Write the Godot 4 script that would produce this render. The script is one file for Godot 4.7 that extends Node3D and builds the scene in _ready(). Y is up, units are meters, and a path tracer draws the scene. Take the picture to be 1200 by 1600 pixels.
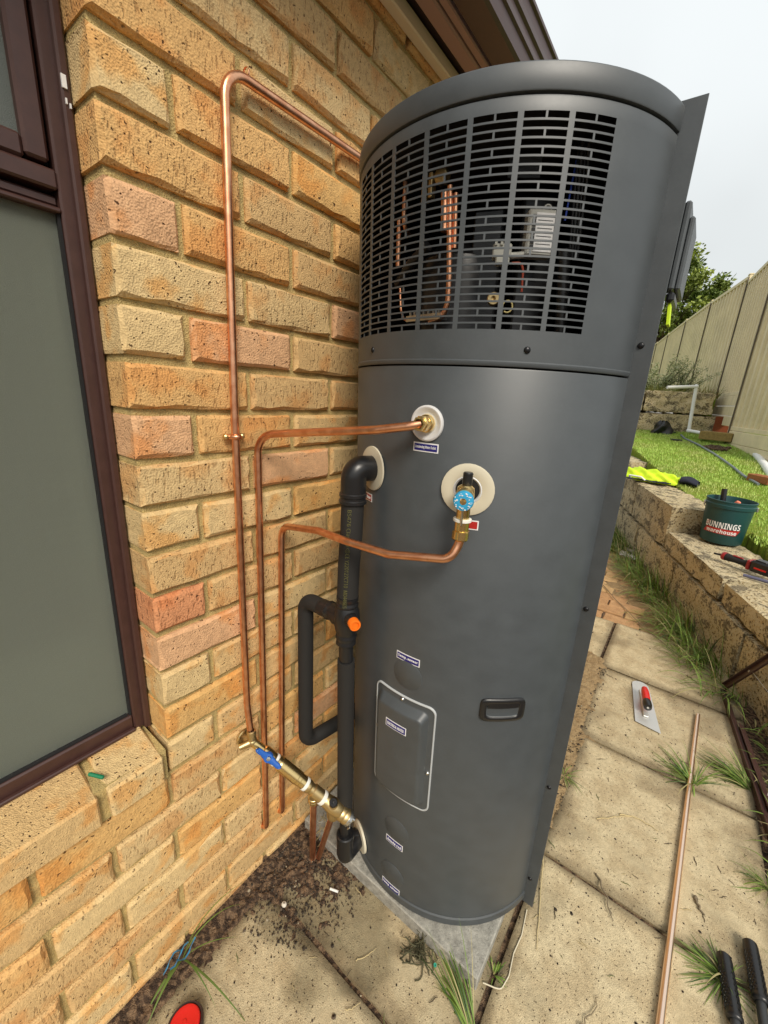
extends Node3D
# A heat pump water heater beside a brick house wall. Metres; the wall face is x = 0, the ground y = 0, -z leads away from the camera.

class Mb:
	var v := PackedVector3Array()
	var n := PackedVector3Array()
	var uv := PackedVector2Array()
	var col := PackedColorArray()
	var idx := PackedInt32Array()
	var c := Color(1, 1, 1)
	var colored := false

	func vert(p: Vector3, nn: Vector3, u := Vector2.ZERO) -> int:
		v.append(p); n.append(nn); uv.append(u); col.append(c)
		return v.size() - 1

	func tri(i: int, j: int, k: int) -> void:
		var g := (v[j] - v[i]).cross(v[k] - v[i])
		if g.dot(n[i] + n[j] + n[k]) > 0.0:
			idx.append(i); idx.append(k); idx.append(j)
		else:
			idx.append(i); idx.append(j); idx.append(k)

	func poly(pts: Array, out := Vector3.ZERO) -> void:
		var g: Vector3 = (pts[1] - pts[0]).cross(pts[2] - pts[0]).normalized()
		if out != Vector3.ZERO and g.dot(out) < 0.0:
			g = -g
		var b := v.size()
		for p in pts:
			vert(p, g)
		for i in range(1, pts.size() - 1):
			tri(b, b + i, b + i + 1)

	func grid(p: PackedVector3Array, nu: int, nv: int, out = null, closed := false) -> void:
		# nv rows of nu points, smooth normals
		var b := v.size()
		for r in nv:
			for q in nu:
				var ql := q - 1
				var qr := q + 1
				if closed:
					ql = (q - 1 + nu) % nu; qr = (q + 1) % nu
				else:
					ql = maxi(ql, 0); qr = mini(qr, nu - 1)
				var du := p[r * nu + qr] - p[r * nu + ql]
				var dv := p[mini(r + 1, nv - 1) * nu + q] - p[maxi(r - 1, 0) * nu + q]
				var nn := du.cross(dv).normalized()
				if out != null and nn.dot(out.call(p[r * nu + q])) < 0.0:
					nn = -nn
				vert(p[r * nu + q], nn, Vector2(float(q) / maxf(nu - 1, 1), float(r) / maxf(nv - 1, 1)))
		for r in nv - 1:
			for q in (nu if closed else nu - 1):
				var a := b + r * nu + q
				var d := b + r * nu + (q + 1) % nu
				tri(a, d, a + nu); tri(d, d + nu, a + nu)

	func tube(path: Array, rad, sides := 10, caps := true) -> void:
		var m := path.size()
		var up := Vector3.ZERO
		var b := v.size()
		var dirs := []
		for i in m:
			var d: Vector3 = (path[mini(i + 1, m - 1)] - path[maxi(i - 1, 0)]).normalized()
			dirs.append(d)
		for i in m:
			var d: Vector3 = dirs[i]
			if i == 0:
				up = d.cross(Vector3.RIGHT if absf(d.x) < 0.8 else Vector3.UP).normalized()
			else:
				up = (up - d * up.dot(d)).normalized()
			var sd := d.cross(up)
			var r: float = rad[i] if rad is Array else rad
			for s in sides:
				var a := TAU * s / sides
				var o := up * cos(a) + sd * sin(a)
				vert(path[i] + o * r, o, Vector2(float(s) / sides, float(i)))
		for i in m - 1:
			for s in sides:
				var a := b + i * sides + s
				var e := b + i * sides + (s + 1) % sides
				tri(a, e, a + sides); tri(e, e + sides, a + sides)
		if caps:
			for e in [0, m - 1]:
				var d: Vector3 = dirs[e] * (-1.0 if e == 0 else 1.0)
				var cc := vert(path[e], d)
				var f := v.size()
				for s in sides:
					vert(v[b + e * sides + s], d)
				for s in sides:
					tri(cc, f + s, f + (s + 1) % sides)

	func lathe(prof: Array, at: Vector3, axis := Vector3.UP, segs := 24, a0 := 0.0, a1 := TAU, crease := 35.0) -> void:
		# prof: [radius, height along the axis]; angles measured from x towards z for an upright axis
		var ax := axis.normalized()
		var e1 := Vector3.RIGHT
		var e2 := Vector3.BACK
		if absf(ax.y) < 0.9999:
			e1 = ax.cross(Vector3.UP).normalized()
			e2 = e1.cross(ax)
		var m := prof.size()
		var sn := []
		for i in m - 1:
			var dr: float = prof[i + 1][0] - prof[i][0]
			var dh: float = prof[i + 1][1] - prof[i][1]
			sn.append(Vector2(dh, -dr).normalized())
		var lim := cos(deg_to_rad(crease))
		for i in m - 1:
			var na: Vector2 = sn[i]
			var nb: Vector2 = sn[i]
			if i > 0 and sn[i - 1].dot(sn[i]) > lim:
				na = (sn[i - 1] + sn[i]).normalized()
			if i < m - 2 and sn[i + 1].dot(sn[i]) > lim:
				nb = (sn[i + 1] + sn[i]).normalized()
			var b := v.size()
			for s in segs + 1:
				var a := lerpf(a0, a1, float(s) / segs)
				var o := e1 * cos(a) + e2 * sin(a)
				vert(at + o * prof[i][0] + ax * prof[i][1], o * na.x + ax * na.y, Vector2(float(s) / segs, 0))
				vert(at + o * prof[i + 1][0] + ax * prof[i + 1][1], o * nb.x + ax * nb.y, Vector2(float(s) / segs, 1))
			for s in segs:
				var q := b + s * 2
				if prof[i][0] > 1e-6:
					tri(q, q + 2, q + 1)
				if prof[i + 1][0] > 1e-6:
					tri(q + 2, q + 3, q + 1)

	func box(ctr: Vector3, size: Vector3, basis := Basis.IDENTITY, bev := 0.0) -> void:
		var h := size * 0.5
		if bev <= 0.0:
			for ax in 3:
				for s in [-1.0, 1.0]:
					var q := []
					for k in [[-1, -1], [1, -1], [1, 1], [-1, 1]]:
						var p := Vector3.ZERO
						p[ax] = s * h[ax]; p[(ax + 1) % 3] = k[0] * h[(ax + 1) % 3]; p[(ax + 2) % 3] = k[1] * h[(ax + 2) % 3]
						q.append(ctr + basis * p)
					var o := Vector3.ZERO
					o[ax] = s
					poly(q, basis * o)
			return
		var cp := func(sx: float, sy: float, sz: float, ax: int) -> Vector3:
			var sg := Vector3(sx, sy, sz)
			var p := Vector3.ZERO
			for k in 3:
				p[k] = sg[k] * (h[k] if k == ax else h[k] - bev)
			return ctr + basis * p
		for ax in 3:
			var b1 := (ax + 1) % 3
			var b2 := (ax + 2) % 3
			for s in [-1.0, 1.0]:
				var q := []
				for k in [[-1, -1], [1, -1], [1, 1], [-1, 1]]:
					var g := Vector3.ZERO
					g[ax] = s; g[b1] = k[0]; g[b2] = k[1]
					q.append(cp.call(g.x, g.y, g.z, ax))
				var o := Vector3.ZERO
				o[ax] = s
				poly(q, basis * o)
			for s1 in [-1.0, 1.0]:
				for s2 in [-1.0, 1.0]:
					var q := []
					for k in [[-1.0, b1], [1.0, b1], [1.0, b2], [-1.0, b2]]:
						var g := Vector3.ZERO
						g[ax] = k[0]; g[b1] = s1; g[b2] = s2
						q.append(cp.call(g.x, g.y, g.z, k[1]))
					var o := Vector3.ZERO
					o[b1] = s1; o[b2] = s2
					poly(q, basis * o)
		for sx in [-1.0, 1.0]:
			for sy in [-1.0, 1.0]:
				for sz in [-1.0, 1.0]:
					poly([cp.call(sx, sy, sz, 0), cp.call(sx, sy, sz, 1), cp.call(sx, sy, sz, 2)], basis * Vector3(sx, sy, sz))

	func sphere(ctr: Vector3, r: Vector3, segs := 12, rings := 8) -> void:
		var p := PackedVector3Array()
		for i in rings + 1:
			var t := PI * i / rings
			for s in segs:
				var a := TAU * s / segs
				p.append(ctr + Vector3(sin(t) * cos(a) * r.x, cos(t) * r.y, sin(t) * sin(a) * r.z))
		grid(p, segs, rings + 1, func(q): return (q - ctr) + Vector3(0, 1e-5, 0), true)

	func mesh() -> ArrayMesh:
		var a := []
		a.resize(Mesh.ARRAY_MAX)
		a[Mesh.ARRAY_VERTEX] = v
		a[Mesh.ARRAY_NORMAL] = n
		a[Mesh.ARRAY_TEX_UV] = uv
		if colored:
			a[Mesh.ARRAY_COLOR] = col
		a[Mesh.ARRAY_INDEX] = idx
		var m := ArrayMesh.new()
		m.add_surface_from_arrays(Mesh.PRIMITIVE_TRIANGLES, a)
		return m

var rng := RandomNumberGenerator.new()
var M := {}

func mat(lin: Color, rough := 0.7, metal := 0.0, tex: Texture2D = null, size := 1.0, bump: Texture2D = null, cm := 0.1, world := true) -> StandardMaterial3D:
	var m := StandardMaterial3D.new()
	m.albedo_color = lin.linear_to_srgb()
	m.roughness = rough
	m.metallic = metal
	if tex:
		m.albedo_texture = tex
	if bump:
		m.heightmap_enabled = true
		m.heightmap_texture = bump
		m.heightmap_scale = cm
	if tex or bump:
		m.uv1_triplanar = true
		m.uv1_world_triplanar = world
		m.uv1_triplanar_sharpness = 4.0
		m.uv1_scale = Vector3.ONE / size
	return m

func thing(called: String, label: String, category: String, at := Vector3.ZERO, group := "") -> Node3D:
	var o := Node3D.new()
	o.name = called
	add_child(o, true)
	o.position = at
	tag(o, label, category, group)
	return o

func tag(o: Node, label: String, category: String, group := "") -> void:
	o.set_meta("label", label)
	o.set_meta("category", category)
	if group:
		o.set_meta("group", group)

func part(called: String, mb: Mb, m: Material, parent: Node3D, label := "") -> MeshInstance3D:
	# built in world coordinates; a direct child of a thing is moved back by the thing's base
	var o := MeshInstance3D.new()
	var in_heater := heater != null and (parent == heater or heater.is_ancestor_of(parent))
	if in_heater:
		for i in mb.v.size():
			mb.v[i] = tank_tf.basis * mb.v[i]
	o.name = called
	o.mesh = mb.mesh()
	o.material_override = m
	parent.add_child(o, true)
	if parent.get_parent() == self and not in_heater and not parent is MeshInstance3D:
		o.position = -parent.position
	if label:
		o.set_meta("label", label)
	return o

func single(called: String, mb: Mb, m: Material, label: String, category: String, at: Vector3, group := "") -> MeshInstance3D:
	for i in mb.v.size():
		mb.v[i] -= at
	var o := MeshInstance3D.new()
	o.name = called
	o.mesh = mb.mesh()
	o.material_override = m
	add_child(o, true)
	o.position = at
	tag(o, label, category, group)
	return o

func structure(called: String, mb: Mb, m: Material) -> MeshInstance3D:
	var o := MeshInstance3D.new()
	o.name = called
	o.mesh = mb.mesh()
	o.material_override = m
	add_child(o, true)
	o.set_meta("kind", "structure")
	return o

func ground_part(called: String, mb: Mb, m: Material, parent: Node3D) -> MeshInstance3D:
	var o := MeshInstance3D.new()
	o.name = called
	o.mesh = mb.mesh()
	o.material_override = m
	parent.add_child(o, true)
	return o

func fillet(pts: Array, rad: float, steps := 6) -> Array:
	var out := [pts[0]]
	for i in range(1, pts.size() - 1):
		var a: Vector3 = pts[i - 1]
		var b: Vector3 = pts[i]
		var d: Vector3 = pts[i + 1]
		var u := (a - b).normalized()
		var w := (d - b).normalized()
		var half := u.angle_to(w) * 0.5
		var l := minf(rad / tan(half), minf((a - b).length(), (d - b).length()) * 0.48)
		var r := l * tan(half)
		var ctr := b + (u + w).normalized() * (r / sin(half))
		var p0 := b + u * l - ctr
		var p1 := b + w * l - ctr
		for k in steps + 1:
			out.append(ctr + p0.slerp(p1, float(k) / steps))
	out.append(pts[-1])
	return out

# ---- textures -------------------------------------------------------------
func noise_bytes(size: int, sd: int, freq: float, type := FastNoiseLite.TYPE_SIMPLEX_SMOOTH, oct := 4, ret := FastNoiseLite.RETURN_DISTANCE) -> PackedByteArray:
	var f := FastNoiseLite.new()
	f.seed = sd
	f.noise_type = type
	f.frequency = freq
	f.fractal_type = FastNoiseLite.FRACTAL_FBM if oct > 1 else FastNoiseLite.FRACTAL_NONE
	f.fractal_octaves = oct
	f.cellular_return_type = ret
	var im := f.get_seamless_image(size, size)
	im.convert(Image.FORMAT_L8)
	return im.get_data()

func to_tex(size: int, b: PackedByteArray, gray := false) -> ImageTexture:
	return ImageTexture.create_from_image(Image.create_from_data(size, size, false, Image.FORMAT_L8 if gray else Image.FORMAT_RGB8, b))

func put3(b: PackedByteArray, i: int, c: Vector3) -> void:
	b[i * 3] = clampi(int(c.x * 255.0), 0, 255)
	b[i * 3 + 1] = clampi(int(c.y * 255.0), 0, 255)
	b[i * 3 + 2] = clampi(int(c.z * 255.0), 0, 255)

var T := {}

func bake_textures() -> void:
	var S := 1024
	# brick: multiplied with a brick's own tone; orange clouds, dark pits, pale flecks
	var big := noise_bytes(S, 3, 0.006, FastNoiseLite.TYPE_SIMPLEX_SMOOTH, 4)
	var mid := noise_bytes(S, 4, 0.035, FastNoiseLite.TYPE_SIMPLEX_SMOOTH, 4)
	var fine := noise_bytes(S, 5, 0.18, FastNoiseLite.TYPE_SIMPLEX_SMOOTH, 3)
	var pit := noise_bytes(S, 6, 0.075, FastNoiseLite.TYPE_SIMPLEX_SMOOTH, 2)
	var fleck := noise_bytes(S, 7, 0.06, FastNoiseLite.TYPE_SIMPLEX_SMOOTH, 2)
	var cb := PackedByteArray(); cb.resize(S * S * 3)
	var hb := PackedByteArray(); hb.resize(S * S)
	for i in S * S:
		var o := smoothstep(0.52, 0.8, big[i] / 255.0)
		var f := fine[i] / 255.0
		var md := mid[i] / 255.0
		var p := smoothstep(0.725, 0.80, pit[i] / 255.0 * 0.8 + md * 0.2) * smoothstep(0.30, 0.52, big[(i + 100003) % (S * S)] / 255.0)
		var w := smoothstep(0.80, 0.90, fleck[i] / 255.0)
		var c := Vector3(1.0, 0.97, 0.91).lerp(Vector3(1.0, 0.80, 0.57), o * 0.62) * (0.76 + 0.20 * f + 0.16 * md)
		c = c.lerp(Vector3(0.26, 0.17, 0.10), p * 0.8)
		c = c.lerp(Vector3(1.0, 0.97, 0.9), w * 0.55)
		put3(cb, i, c)
		hb[i] = clampi(int(255.0 * (0.42 + 0.16 * md + 0.36 * f - 0.55 * p + 0.08 * w)), 0, 255)
	T.brick = to_tex(S, cb)
	T.brick_h = to_tex(S, hb, true)
	# a second firing: sandier face, long shallow drag marks, only a few deep pits
	var drag := noise_bytes(S, 9, 0.085, FastNoiseLite.TYPE_SIMPLEX_SMOOTH, 4)
	for i in S * S:
		var px := i % S
		var py := i / S
		var k := (py / 3 % S) * S + px
		var dr := drag[k] / 255.0
		var f := fine[i] / 255.0
		var md := mid[(i + 40961) % (S * S)] / 255.0
		var p := smoothstep(0.80, 0.88, pit[(i + 200003) % (S * S)] / 255.0)
		var o := smoothstep(0.5, 0.8, big[(i + 300007) % (S * S)] / 255.0)
		var c := Vector3(1.0, 0.97, 0.92).lerp(Vector3(1.0, 0.80, 0.62), o * 0.5) * (0.76 + 0.20 * f + 0.10 * md + 0.10 * dr)
		c = c.lerp(Vector3(0.36, 0.25, 0.15), smoothstep(0.60, 0.80, dr) * 0.28)
		c = c.lerp(Vector3(0.26, 0.17, 0.10), p * 0.8)
		put3(cb, i, c)
		hb[i] = clampi(int(255.0 * (0.40 + 0.10 * md + 0.34 * f - 0.4 * p - 0.25 * smoothstep(0.58, 0.78, dr))), 0, 255)
	T.brick2 = to_tex(S, cb)
	T.brick2_h = to_tex(S, hb, true)
	# concrete paving: sandy with broad grey-brown stains and small dark specks
	for i in S * S:
		var o := big[i] / 255.0
		var f := fine[i] / 255.0
		var md := mid[i] / 255.0
		var p := smoothstep(0.77, 0.85, pit[i] / 255.0)
		var c := Vector3(0.84, 0.775, 0.635).lerp(Vector3(0.73, 0.65, 0.51), smoothstep(0.25, 0.85, o) * 0.6) * (0.74 + 0.28 * f + 0.14 * md)
		c = c.lerp(Vector3(0.27, 0.21, 0.14), p * 0.75)
		put3(cb, i, c)
		hb[i] = clampi(int(255.0 * (0.35 + 0.25 * md + 0.35 * f - 0.35 * p)), 0, 255)
	T.slab = to_tex(S, cb)
	T.slab_h = to_tex(S, hb, true)
	# limestone: cream and ochre with grey-black lichen
	for i in S * S:
		var o := big[i] / 255.0
		var f := fine[i] / 255.0
		var md := mid[i] / 255.0
		var p := smoothstep(0.62, 0.74, pit[i] / 255.0 * 0.5 + md * 0.5)
		var lic := smoothstep(0.50, 0.66, o * 0.55 + md * 0.3 + fleck[i] / 255.0 * 0.15)
		var c := Vector3(0.90, 0.85, 0.72).lerp(Vector3(0.84, 0.70, 0.46), smoothstep(0.5, 0.75, md) * 0.45) * (0.74 + 0.34 * f)
		c = c.lerp(Vector3(0.42, 0.39, 0.33) * (0.5 + 0.9 * f), lic * 0.72)
		c = c.lerp(Vector3(0.20, 0.15, 0.09), p * 0.7)
		put3(cb, i, c)
		hb[i] = clampi(int(255.0 * (0.25 + 0.35 * md + 0.35 * f - 0.4 * p + 0.1 * lic)), 0, 255)
	T.lime = to_tex(S, cb)
	T.lime_h = to_tex(S, hb, true)
	S = 512
	var a := noise_bytes(S, 11, 0.02, FastNoiseLite.TYPE_SIMPLEX_SMOOTH, 5)
	var b := noise_bytes(S, 12, 0.15, FastNoiseLite.TYPE_SIMPLEX_SMOOTH, 3)
	var d := noise_bytes(S, 13, 0.07, FastNoiseLite.TYPE_CELLULAR, 1)
	cb = PackedByteArray(); cb.resize(S * S * 3)
	hb = PackedByteArray(); hb.resize(S * S)
	for i in S * S:
		var x := a[i] / 255.0
		var y := b[i] / 255.0
		var g := d[i] / 255.0
		put3(cb, i, Vector3(0.52, 0.43, 0.34).lerp(Vector3(0.27, 0.21, 0.165), smoothstep(0.35, 0.7, x)) * (0.55 + 0.6 * y + 0.25 * g))
		hb[i] = clampi(int(255.0 * (0.3 * x + 0.4 * y + 0.3 * (1.0 - g))), 0, 255)
	T.soil = to_tex(S, cb)
	T.soil_h = to_tex(S, hb, true)
	for i in S * S:
		var x := a[i] / 255.0
		var y := b[i] / 255.0
		put3(cb, i, Vector3(0.80, 0.735, 0.56) * (0.72 + 0.2 * x + 0.26 * y))
		hb[i] = clampi(int(255.0 * (0.4 * x + 0.6 * y)), 0, 255)
	T.mortar = to_tex(S, cb)
	T.mortar_h = to_tex(S, hb, true)
	for i in S * S:
		var x := a[i] / 255.0
		var y := b[i] / 255.0
		put3(cb, i, Vector3(0.80, 0.785, 0.75) * (0.66 + 0.30 * x + 0.18 * y))
	T.pad = to_tex(S, cb)
	for i in S * S:
		var x := a[i] / 255.0
		var y := b[i] / 255.0
		put3(cb, i, Vector3(0.50, 0.60, 0.17).lerp(Vector3(0.62, 0.56, 0.28), smoothstep(0.4, 0.75, x) * 0.5) * (0.6 + 0.5 * y))
	T.lawn = to_tex(S, cb)
	# hammered obscure glass
	var gh := noise_bytes(S, 21, 0.05, FastNoiseLite.TYPE_CELLULAR, 1)
	for i in S * S:
		hb[i] = clampi(int(0.6 * gh[i] + 0.4 * b[i]), 0, 255)
	T.glass_h = to_tex(S, hb, true)
	for i in S * S:
		hb[i] = clampi(int(190.0 + 0.20 * gh[i] + 0.16 * (b[i] - 128)), 0, 255)
	T.glass_c = to_tex(S, hb, true)
	# metal: faint smears
	for i in S * S:
		var x := a[i] / 255.0
		var g2 := clampi(int(255.0 * (0.72 + 0.09 * (x - 0.5) + 0.06 * (b[i] / 255.0 - 0.5))), 0, 255)
		hb[i] = g2
	T.smear = to_tex(S, hb, true)
	for i in S * S:
		var x := smoothstep(0.3, 0.75, a[i] / 255.0)
		put3(cb, i, Vector3(0.98, 0.95, 0.92).lerp(Vector3(0.84, 0.70, 0.62), x * 0.5))
	T.copper = to_tex(S, cb)
	var sp := noise_bytes(S, 31, 0.11, FastNoiseLite.TYPE_SIMPLEX_SMOOTH, 2)
	for i in S * S:
		var x := a[i] / 255.0
		var k := 0.93 + 0.11 * (x - 0.5) + 0.05 * (b[i] / 255.0 - 0.5)
		var w := smoothstep(0.90, 0.97, sp[i] / 255.0)
		put3(cb, i, Vector3(k, k, k * 0.99).lerp(Vector3(1, 1, 1), w))
	T.dust = to_tex(S, cb)

func bake_materials() -> void:
	M.copper = mat(Color(0.93, 0.53, 0.34), 0.34, 1.0, T.copper, 0.35)
	M.copper_new = mat(Color(1.0, 0.74, 0.57), 0.30, 1.0)
	M.brass = mat(Color(0.83, 0.62, 0.28), 0.27, 1.0)
	M.brass_dull = mat(Color(0.66, 0.50, 0.25), 0.40, 1.0)
	M.chrome = mat(Color(0.6, 0.6, 0.58), 0.3, 1.0)
	M.tape = mat(Color(0.75, 0.74, 0.68), 0.6)
	M.tank = mat(Color(0.061, 0.071, 0.080), 0.47, 0.0)
	M.tank.metallic_specular = 0.62
	M.tank.roughness_texture = T.smear
	M.tank.roughness = 0.66
	M.tank.albedo_texture = T.dust
	M.tank.uv1_triplanar = true
	M.tank.uv1_scale = Vector3.ONE * 1.7
	M.tank_dark = mat(Color(0.035, 0.038, 0.040), 0.5)
	M.black = mat(Color(0.012, 0.012, 0.013), 0.32)
	M.matt_black = mat(Color(0.014, 0.0135, 0.013), 0.85)
	M.void = mat(Color(0.008, 0.008, 0.009), 0.9)
	M.foam = mat(Color(0.014, 0.013, 0.012), 0.78)
	M.cream = mat(Color(0.60, 0.55, 0.42), 0.5)
	M.grey_plastic = mat(Color(0.62, 0.62, 0.62), 0.45)
	M.seal = mat(Color(0.42, 0.44, 0.45), 0.5)
	M.blue_label = mat(Color(0.012, 0.010, 0.16), 0.4)
	M.red_label = mat(Color(0.42, 0.02, 0.015), 0.4)
	M.white = mat(Color(0.78, 0.78, 0.78), 0.5)
	M.pvc = mat(Color(0.80, 0.80, 0.77), 0.4)
	M.screw = mat(Color(0.02, 0.02, 0.022), 0.3, 0.6)
	M.blue_plastic = mat(Color(0.015, 0.10, 0.42), 0.35)
	M.cyan_plastic = mat(Color(0.03, 0.33, 0.58), 0.45)
	M.orange = mat(Color(0.85, 0.17, 0.01), 0.4)
	M.dark_red = mat(Color(0.30, 0.018, 0.022), 0.4)
	M.red = mat(Color(0.62, 0.015, 0.012), 0.35)
	M.brown = mat(Color(0.068, 0.031, 0.026), 0.42)
	M.brown.roughness = 0.55
	M.brown.roughness_texture = T.smear
	M.brown.albedo_texture = T.dust
	M.brown.uv1_triplanar = true
	M.brown.uv1_world_triplanar = true
	M.brown.uv1_scale = Vector3.ONE * 3.0
	M.brown_dark = mat(Color(0.035, 0.016, 0.012), 0.6)
	M.fascia = mat(Color(0.36, 0.22, 0.19), 0.55)
	M.trim = mat(Color(0.80, 0.66, 0.48), 0.7)
	M.glass = mat(Color(0.88, 0.97, 0.82), 0.34, 0.0, T.glass_c, 0.020, T.glass_h, 0.16)
	M.glass.albedo_color.a = 0.26
	M.glass.refraction_enabled = true
	M.glass.refraction_scale = 0.05
	M.room = mat(Color(0.30, 0.30, 0.27), 0.9)
	M.screen_glass = mat(Color(0.10, 0.115, 0.105), 0.6, 0.0, null, 0.03, T.glass_h, 0.06)
	M.brick = []
	for tone in [Color(0.70, 0.505, 0.265), Color(0.66, 0.465, 0.235), Color(0.74, 0.575, 0.325), Color(0.72, 0.465, 0.205), Color(0.74, 0.465, 0.285), Color(0.68, 0.515, 0.28), Color(0.72, 0.465, 0.195), Color(0.66, 0.31, 0.16)]:
		M.brick.append(mat(tone, 0.95, 0.0, T.brick if M.brick.size() % 2 == 0 else T.brick2, 0.62 + 0.05 * M.brick.size(), T.brick_h if M.brick.size() % 2 == 0 else T.brick2_h, 0.46))
	M.mortar = mat(Color(0.84, 0.76, 0.56), 0.95, 0.0, T.mortar, 0.3, T.mortar_h, 0.3)
	M.slab = mat(Color(0.88, 0.88, 0.86), 0.93, 0.0, T.slab, 0.66, T.slab_h, 0.30)
	M.slab.vertex_color_use_as_albedo = true
	M.paver = []
	for tone in [Color(0.74, 0.52, 0.39), Color(0.78, 0.56, 0.43), Color(0.68, 0.50, 0.38), Color(0.80, 0.64, 0.48)]:
		M.paver.append(mat(tone, 0.95, 0.0, T.slab, 0.5, T.slab_h, 0.3))
	M.soil = mat(Color(0.86, 0.82, 0.76), 1.0, 0.0, T.soil, 0.22, T.soil_h, 0.9)
	M.sand = mat(Color(0.52, 0.44, 0.35), 1.0, 0.0, T.slab, 0.4, T.soil_h, 1.0)
	M.pad = mat(Color(0.74, 0.75, 0.73), 0.95, 0.0, T.pad, 0.30, T.slab_h, 0.45)
	M.lime = []
	for tone in [Color(1.0, 0.97, 0.90), Color(0.95, 0.90, 0.80), Color(1.0, 0.94, 0.82)]:
		M.lime.append(mat(tone, 1.0, 0.0, T.lime, 0.8 + 0.13 * M.lime.size(), T.lime_h, 2.0))
	M.lawn = mat(Color(1.0, 1.0, 0.85), 1.0, 0.0, T.lawn, 0.5)
	M.fence = mat(Color(0.86, 0.74, 0.48), 0.6)
	M.fence.albedo_texture = T.dust
	M.fence.uv1_triplanar = true
	M.fence.uv1_world_triplanar = true
	M.fence.uv1_scale = Vector3(0.5, 0.2, 0.5)
	M.fence_shadow = mat(Color(0.13, 0.105, 0.07), 0.7)  # shadow tone for the strips beside the posts
	M.blade = leaf_mat(Color(1, 1, 1))
	M.bark = mat(Color(0.10, 0.075, 0.05), 0.95, 0.0, T.mortar, 0.2, T.mortar_h, 0.8)
	M.steel = mat(Color(0.62, 0.62, 0.60), 0.45, 0.55, null, 1.0)
	M.hivis = mat(Color(0.60, 0.82, 0.02), 0.75)
	M.navy = mat(Color(0.010, 0.011, 0.025), 0.85)
	M.bucket = mat(Color(0.008, 0.055, 0.058), 0.42)
	M.rust_brick = mat(Color(0.36, 0.10, 0.05), 0.95, 0.0, T.mortar, 0.2, T.mortar_h, 0.3)
	M.terracotta = mat(Color(0.62, 0.28, 0.17), 0.95, 0.0, T.mortar, 0.2, T.mortar_h, 0.3)
	M.timber = mat(Color(0.55, 0.46, 0.28), 0.95, 0.0, T.mortar, 0.4, T.mortar_h, 0.3)
	M.straw = mat(Color(0.52, 0.42, 0.22), 0.9)
	M.twig = mat(Color(0.19, 0.15, 0.095), 0.95)
	M.green_plug = mat(Color(0.01, 0.18, 0.08), 0.45)

func leaf_mat(c: Color) -> StandardMaterial3D:
	var m := mat(c, 0.55)
	m.vertex_color_use_as_albedo = true
	m.backlight_enabled = true
	m.backlight = Color(0.35, 0.42, 0.12)
	m.cull_mode = BaseMaterial3D.CULL_DISABLED
	return m

# ---- main -----------------------------------------------------------------
func _ready() -> void:
	rng.seed = 20
	var cam := Camera3D.new()
	cam.name = "camera"
	cam.keep_aspect = Camera3D.KEEP_HEIGHT
	cam.fov = 103.0667
	cam.near = 0.02
	cam.far = 400.0
	add_child(cam)
	cam.transform = Transform3D(Basis(Vector3(0.79690421, 0.05698402, -0.6014121), Vector3(-0.21277536, 0.958222, -0.1911472), Vector3(0.56539396, 0.28029168, 0.77573593)).orthonormalized(), Vector3(0.75284, 1.37295, 0.30021))
	cam.current = true

	var env := Environment.new()
	env.background_mode = Environment.BG_SKY
	env.tonemap_mode = Environment.TONE_MAPPER_LINEAR
	env.tonemap_exposure = 2.1
	env.sdfgi_enabled = true
	env.ssao_enabled = true
	env.ssil_enabled = true
	var sm := ProceduralSkyMaterial.new()
	sm.sky_top_color = Color(0.88, 0.90, 0.91)
	sm.sky_horizon_color = Color(0.82, 0.84, 0.84)
	sm.sky_curve = 0.35
	sm.sky_energy_multiplier = 0.73
	sm.ground_bottom_color = Color(0.42, 0.40, 0.36)
	sm.ground_horizon_color = Color(0.62, 0.62, 0.60)
	sm.sun_angle_max = 0.0
	var cl := FastNoiseLite.new()
	cl.seed = 8
	cl.frequency = 0.008
	cl.fractal_octaves = 5
	var cim := cl.get_seamless_image(512, 256)
	var cov := Image.create(512, 256, false, Image.FORMAT_RGBA8)
	for y in 256:
		for x in 512:
			var g := smoothstep(0.35, 0.8, cim.get_pixel(x, y).r)
			cov.set_pixel(x, y, Color(1.0, 1.0, 1.0, g * 0.42))
	sm.sky_cover = ImageTexture.create_from_image(cov)
	sm.sky_cover_modulate = Color(0.55, 0.56, 0.56, 1.0)
	var sky := Sky.new()
	sky.sky_material = sm
	env.sky = sky
	var we := WorldEnvironment.new()
	we.name = "world_environment"
	we.environment = env
	add_child(we)
	var sun := DirectionalLight3D.new()
	sun.name = "sun"
	sun.light_energy = 0.5
	sun.light_color = Color(1.0, 0.965, 0.91)
	sun.light_angular_distance = 22.0
	sun.shadow_enabled = true
	add_child(sun)
	sun.look_at_from_position(Vector3(1.0, 1.25, 0.85), Vector3.ZERO)

	bake_textures()
	bake_materials()
	build_ground()
	build_wall()
	build_window()
	build_eave()
	build_retaining()
	build_fence()
	build_heater()
	build_pipes()
	build_valve()
	build_yard_things()
	build_small_things()
	build_plants()

# ---- ground ---------------------------------------------------------------
func lawn_y(z: float) -> float:
	return 0.6 + 0.105 * (-4.1 - maxf(z, -8.6)) if z < -3.75 else lerpf(0.47, 0.563, clampf((-3.1 - z) / 0.65, 0.0, 1.0))

var wob: FastNoiseLite

func patch(x0: float, x1: float, z0: float, z1: float, nx: int, nz: int, f: Callable) -> Mb:
	var p := PackedVector3Array()
	for j in nz:
		for i in nx:
			var x := lerpf(x0, x1, float(i) / (nx - 1))
			var z := lerpf(z0, z1, float(j) / (nz - 1))
			p.append(Vector3(x, f.call(x, z), z))
	var mb := Mb.new()
	mb.grid(p, nx, nz, func(_q): return Vector3.UP)
	return mb

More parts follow.
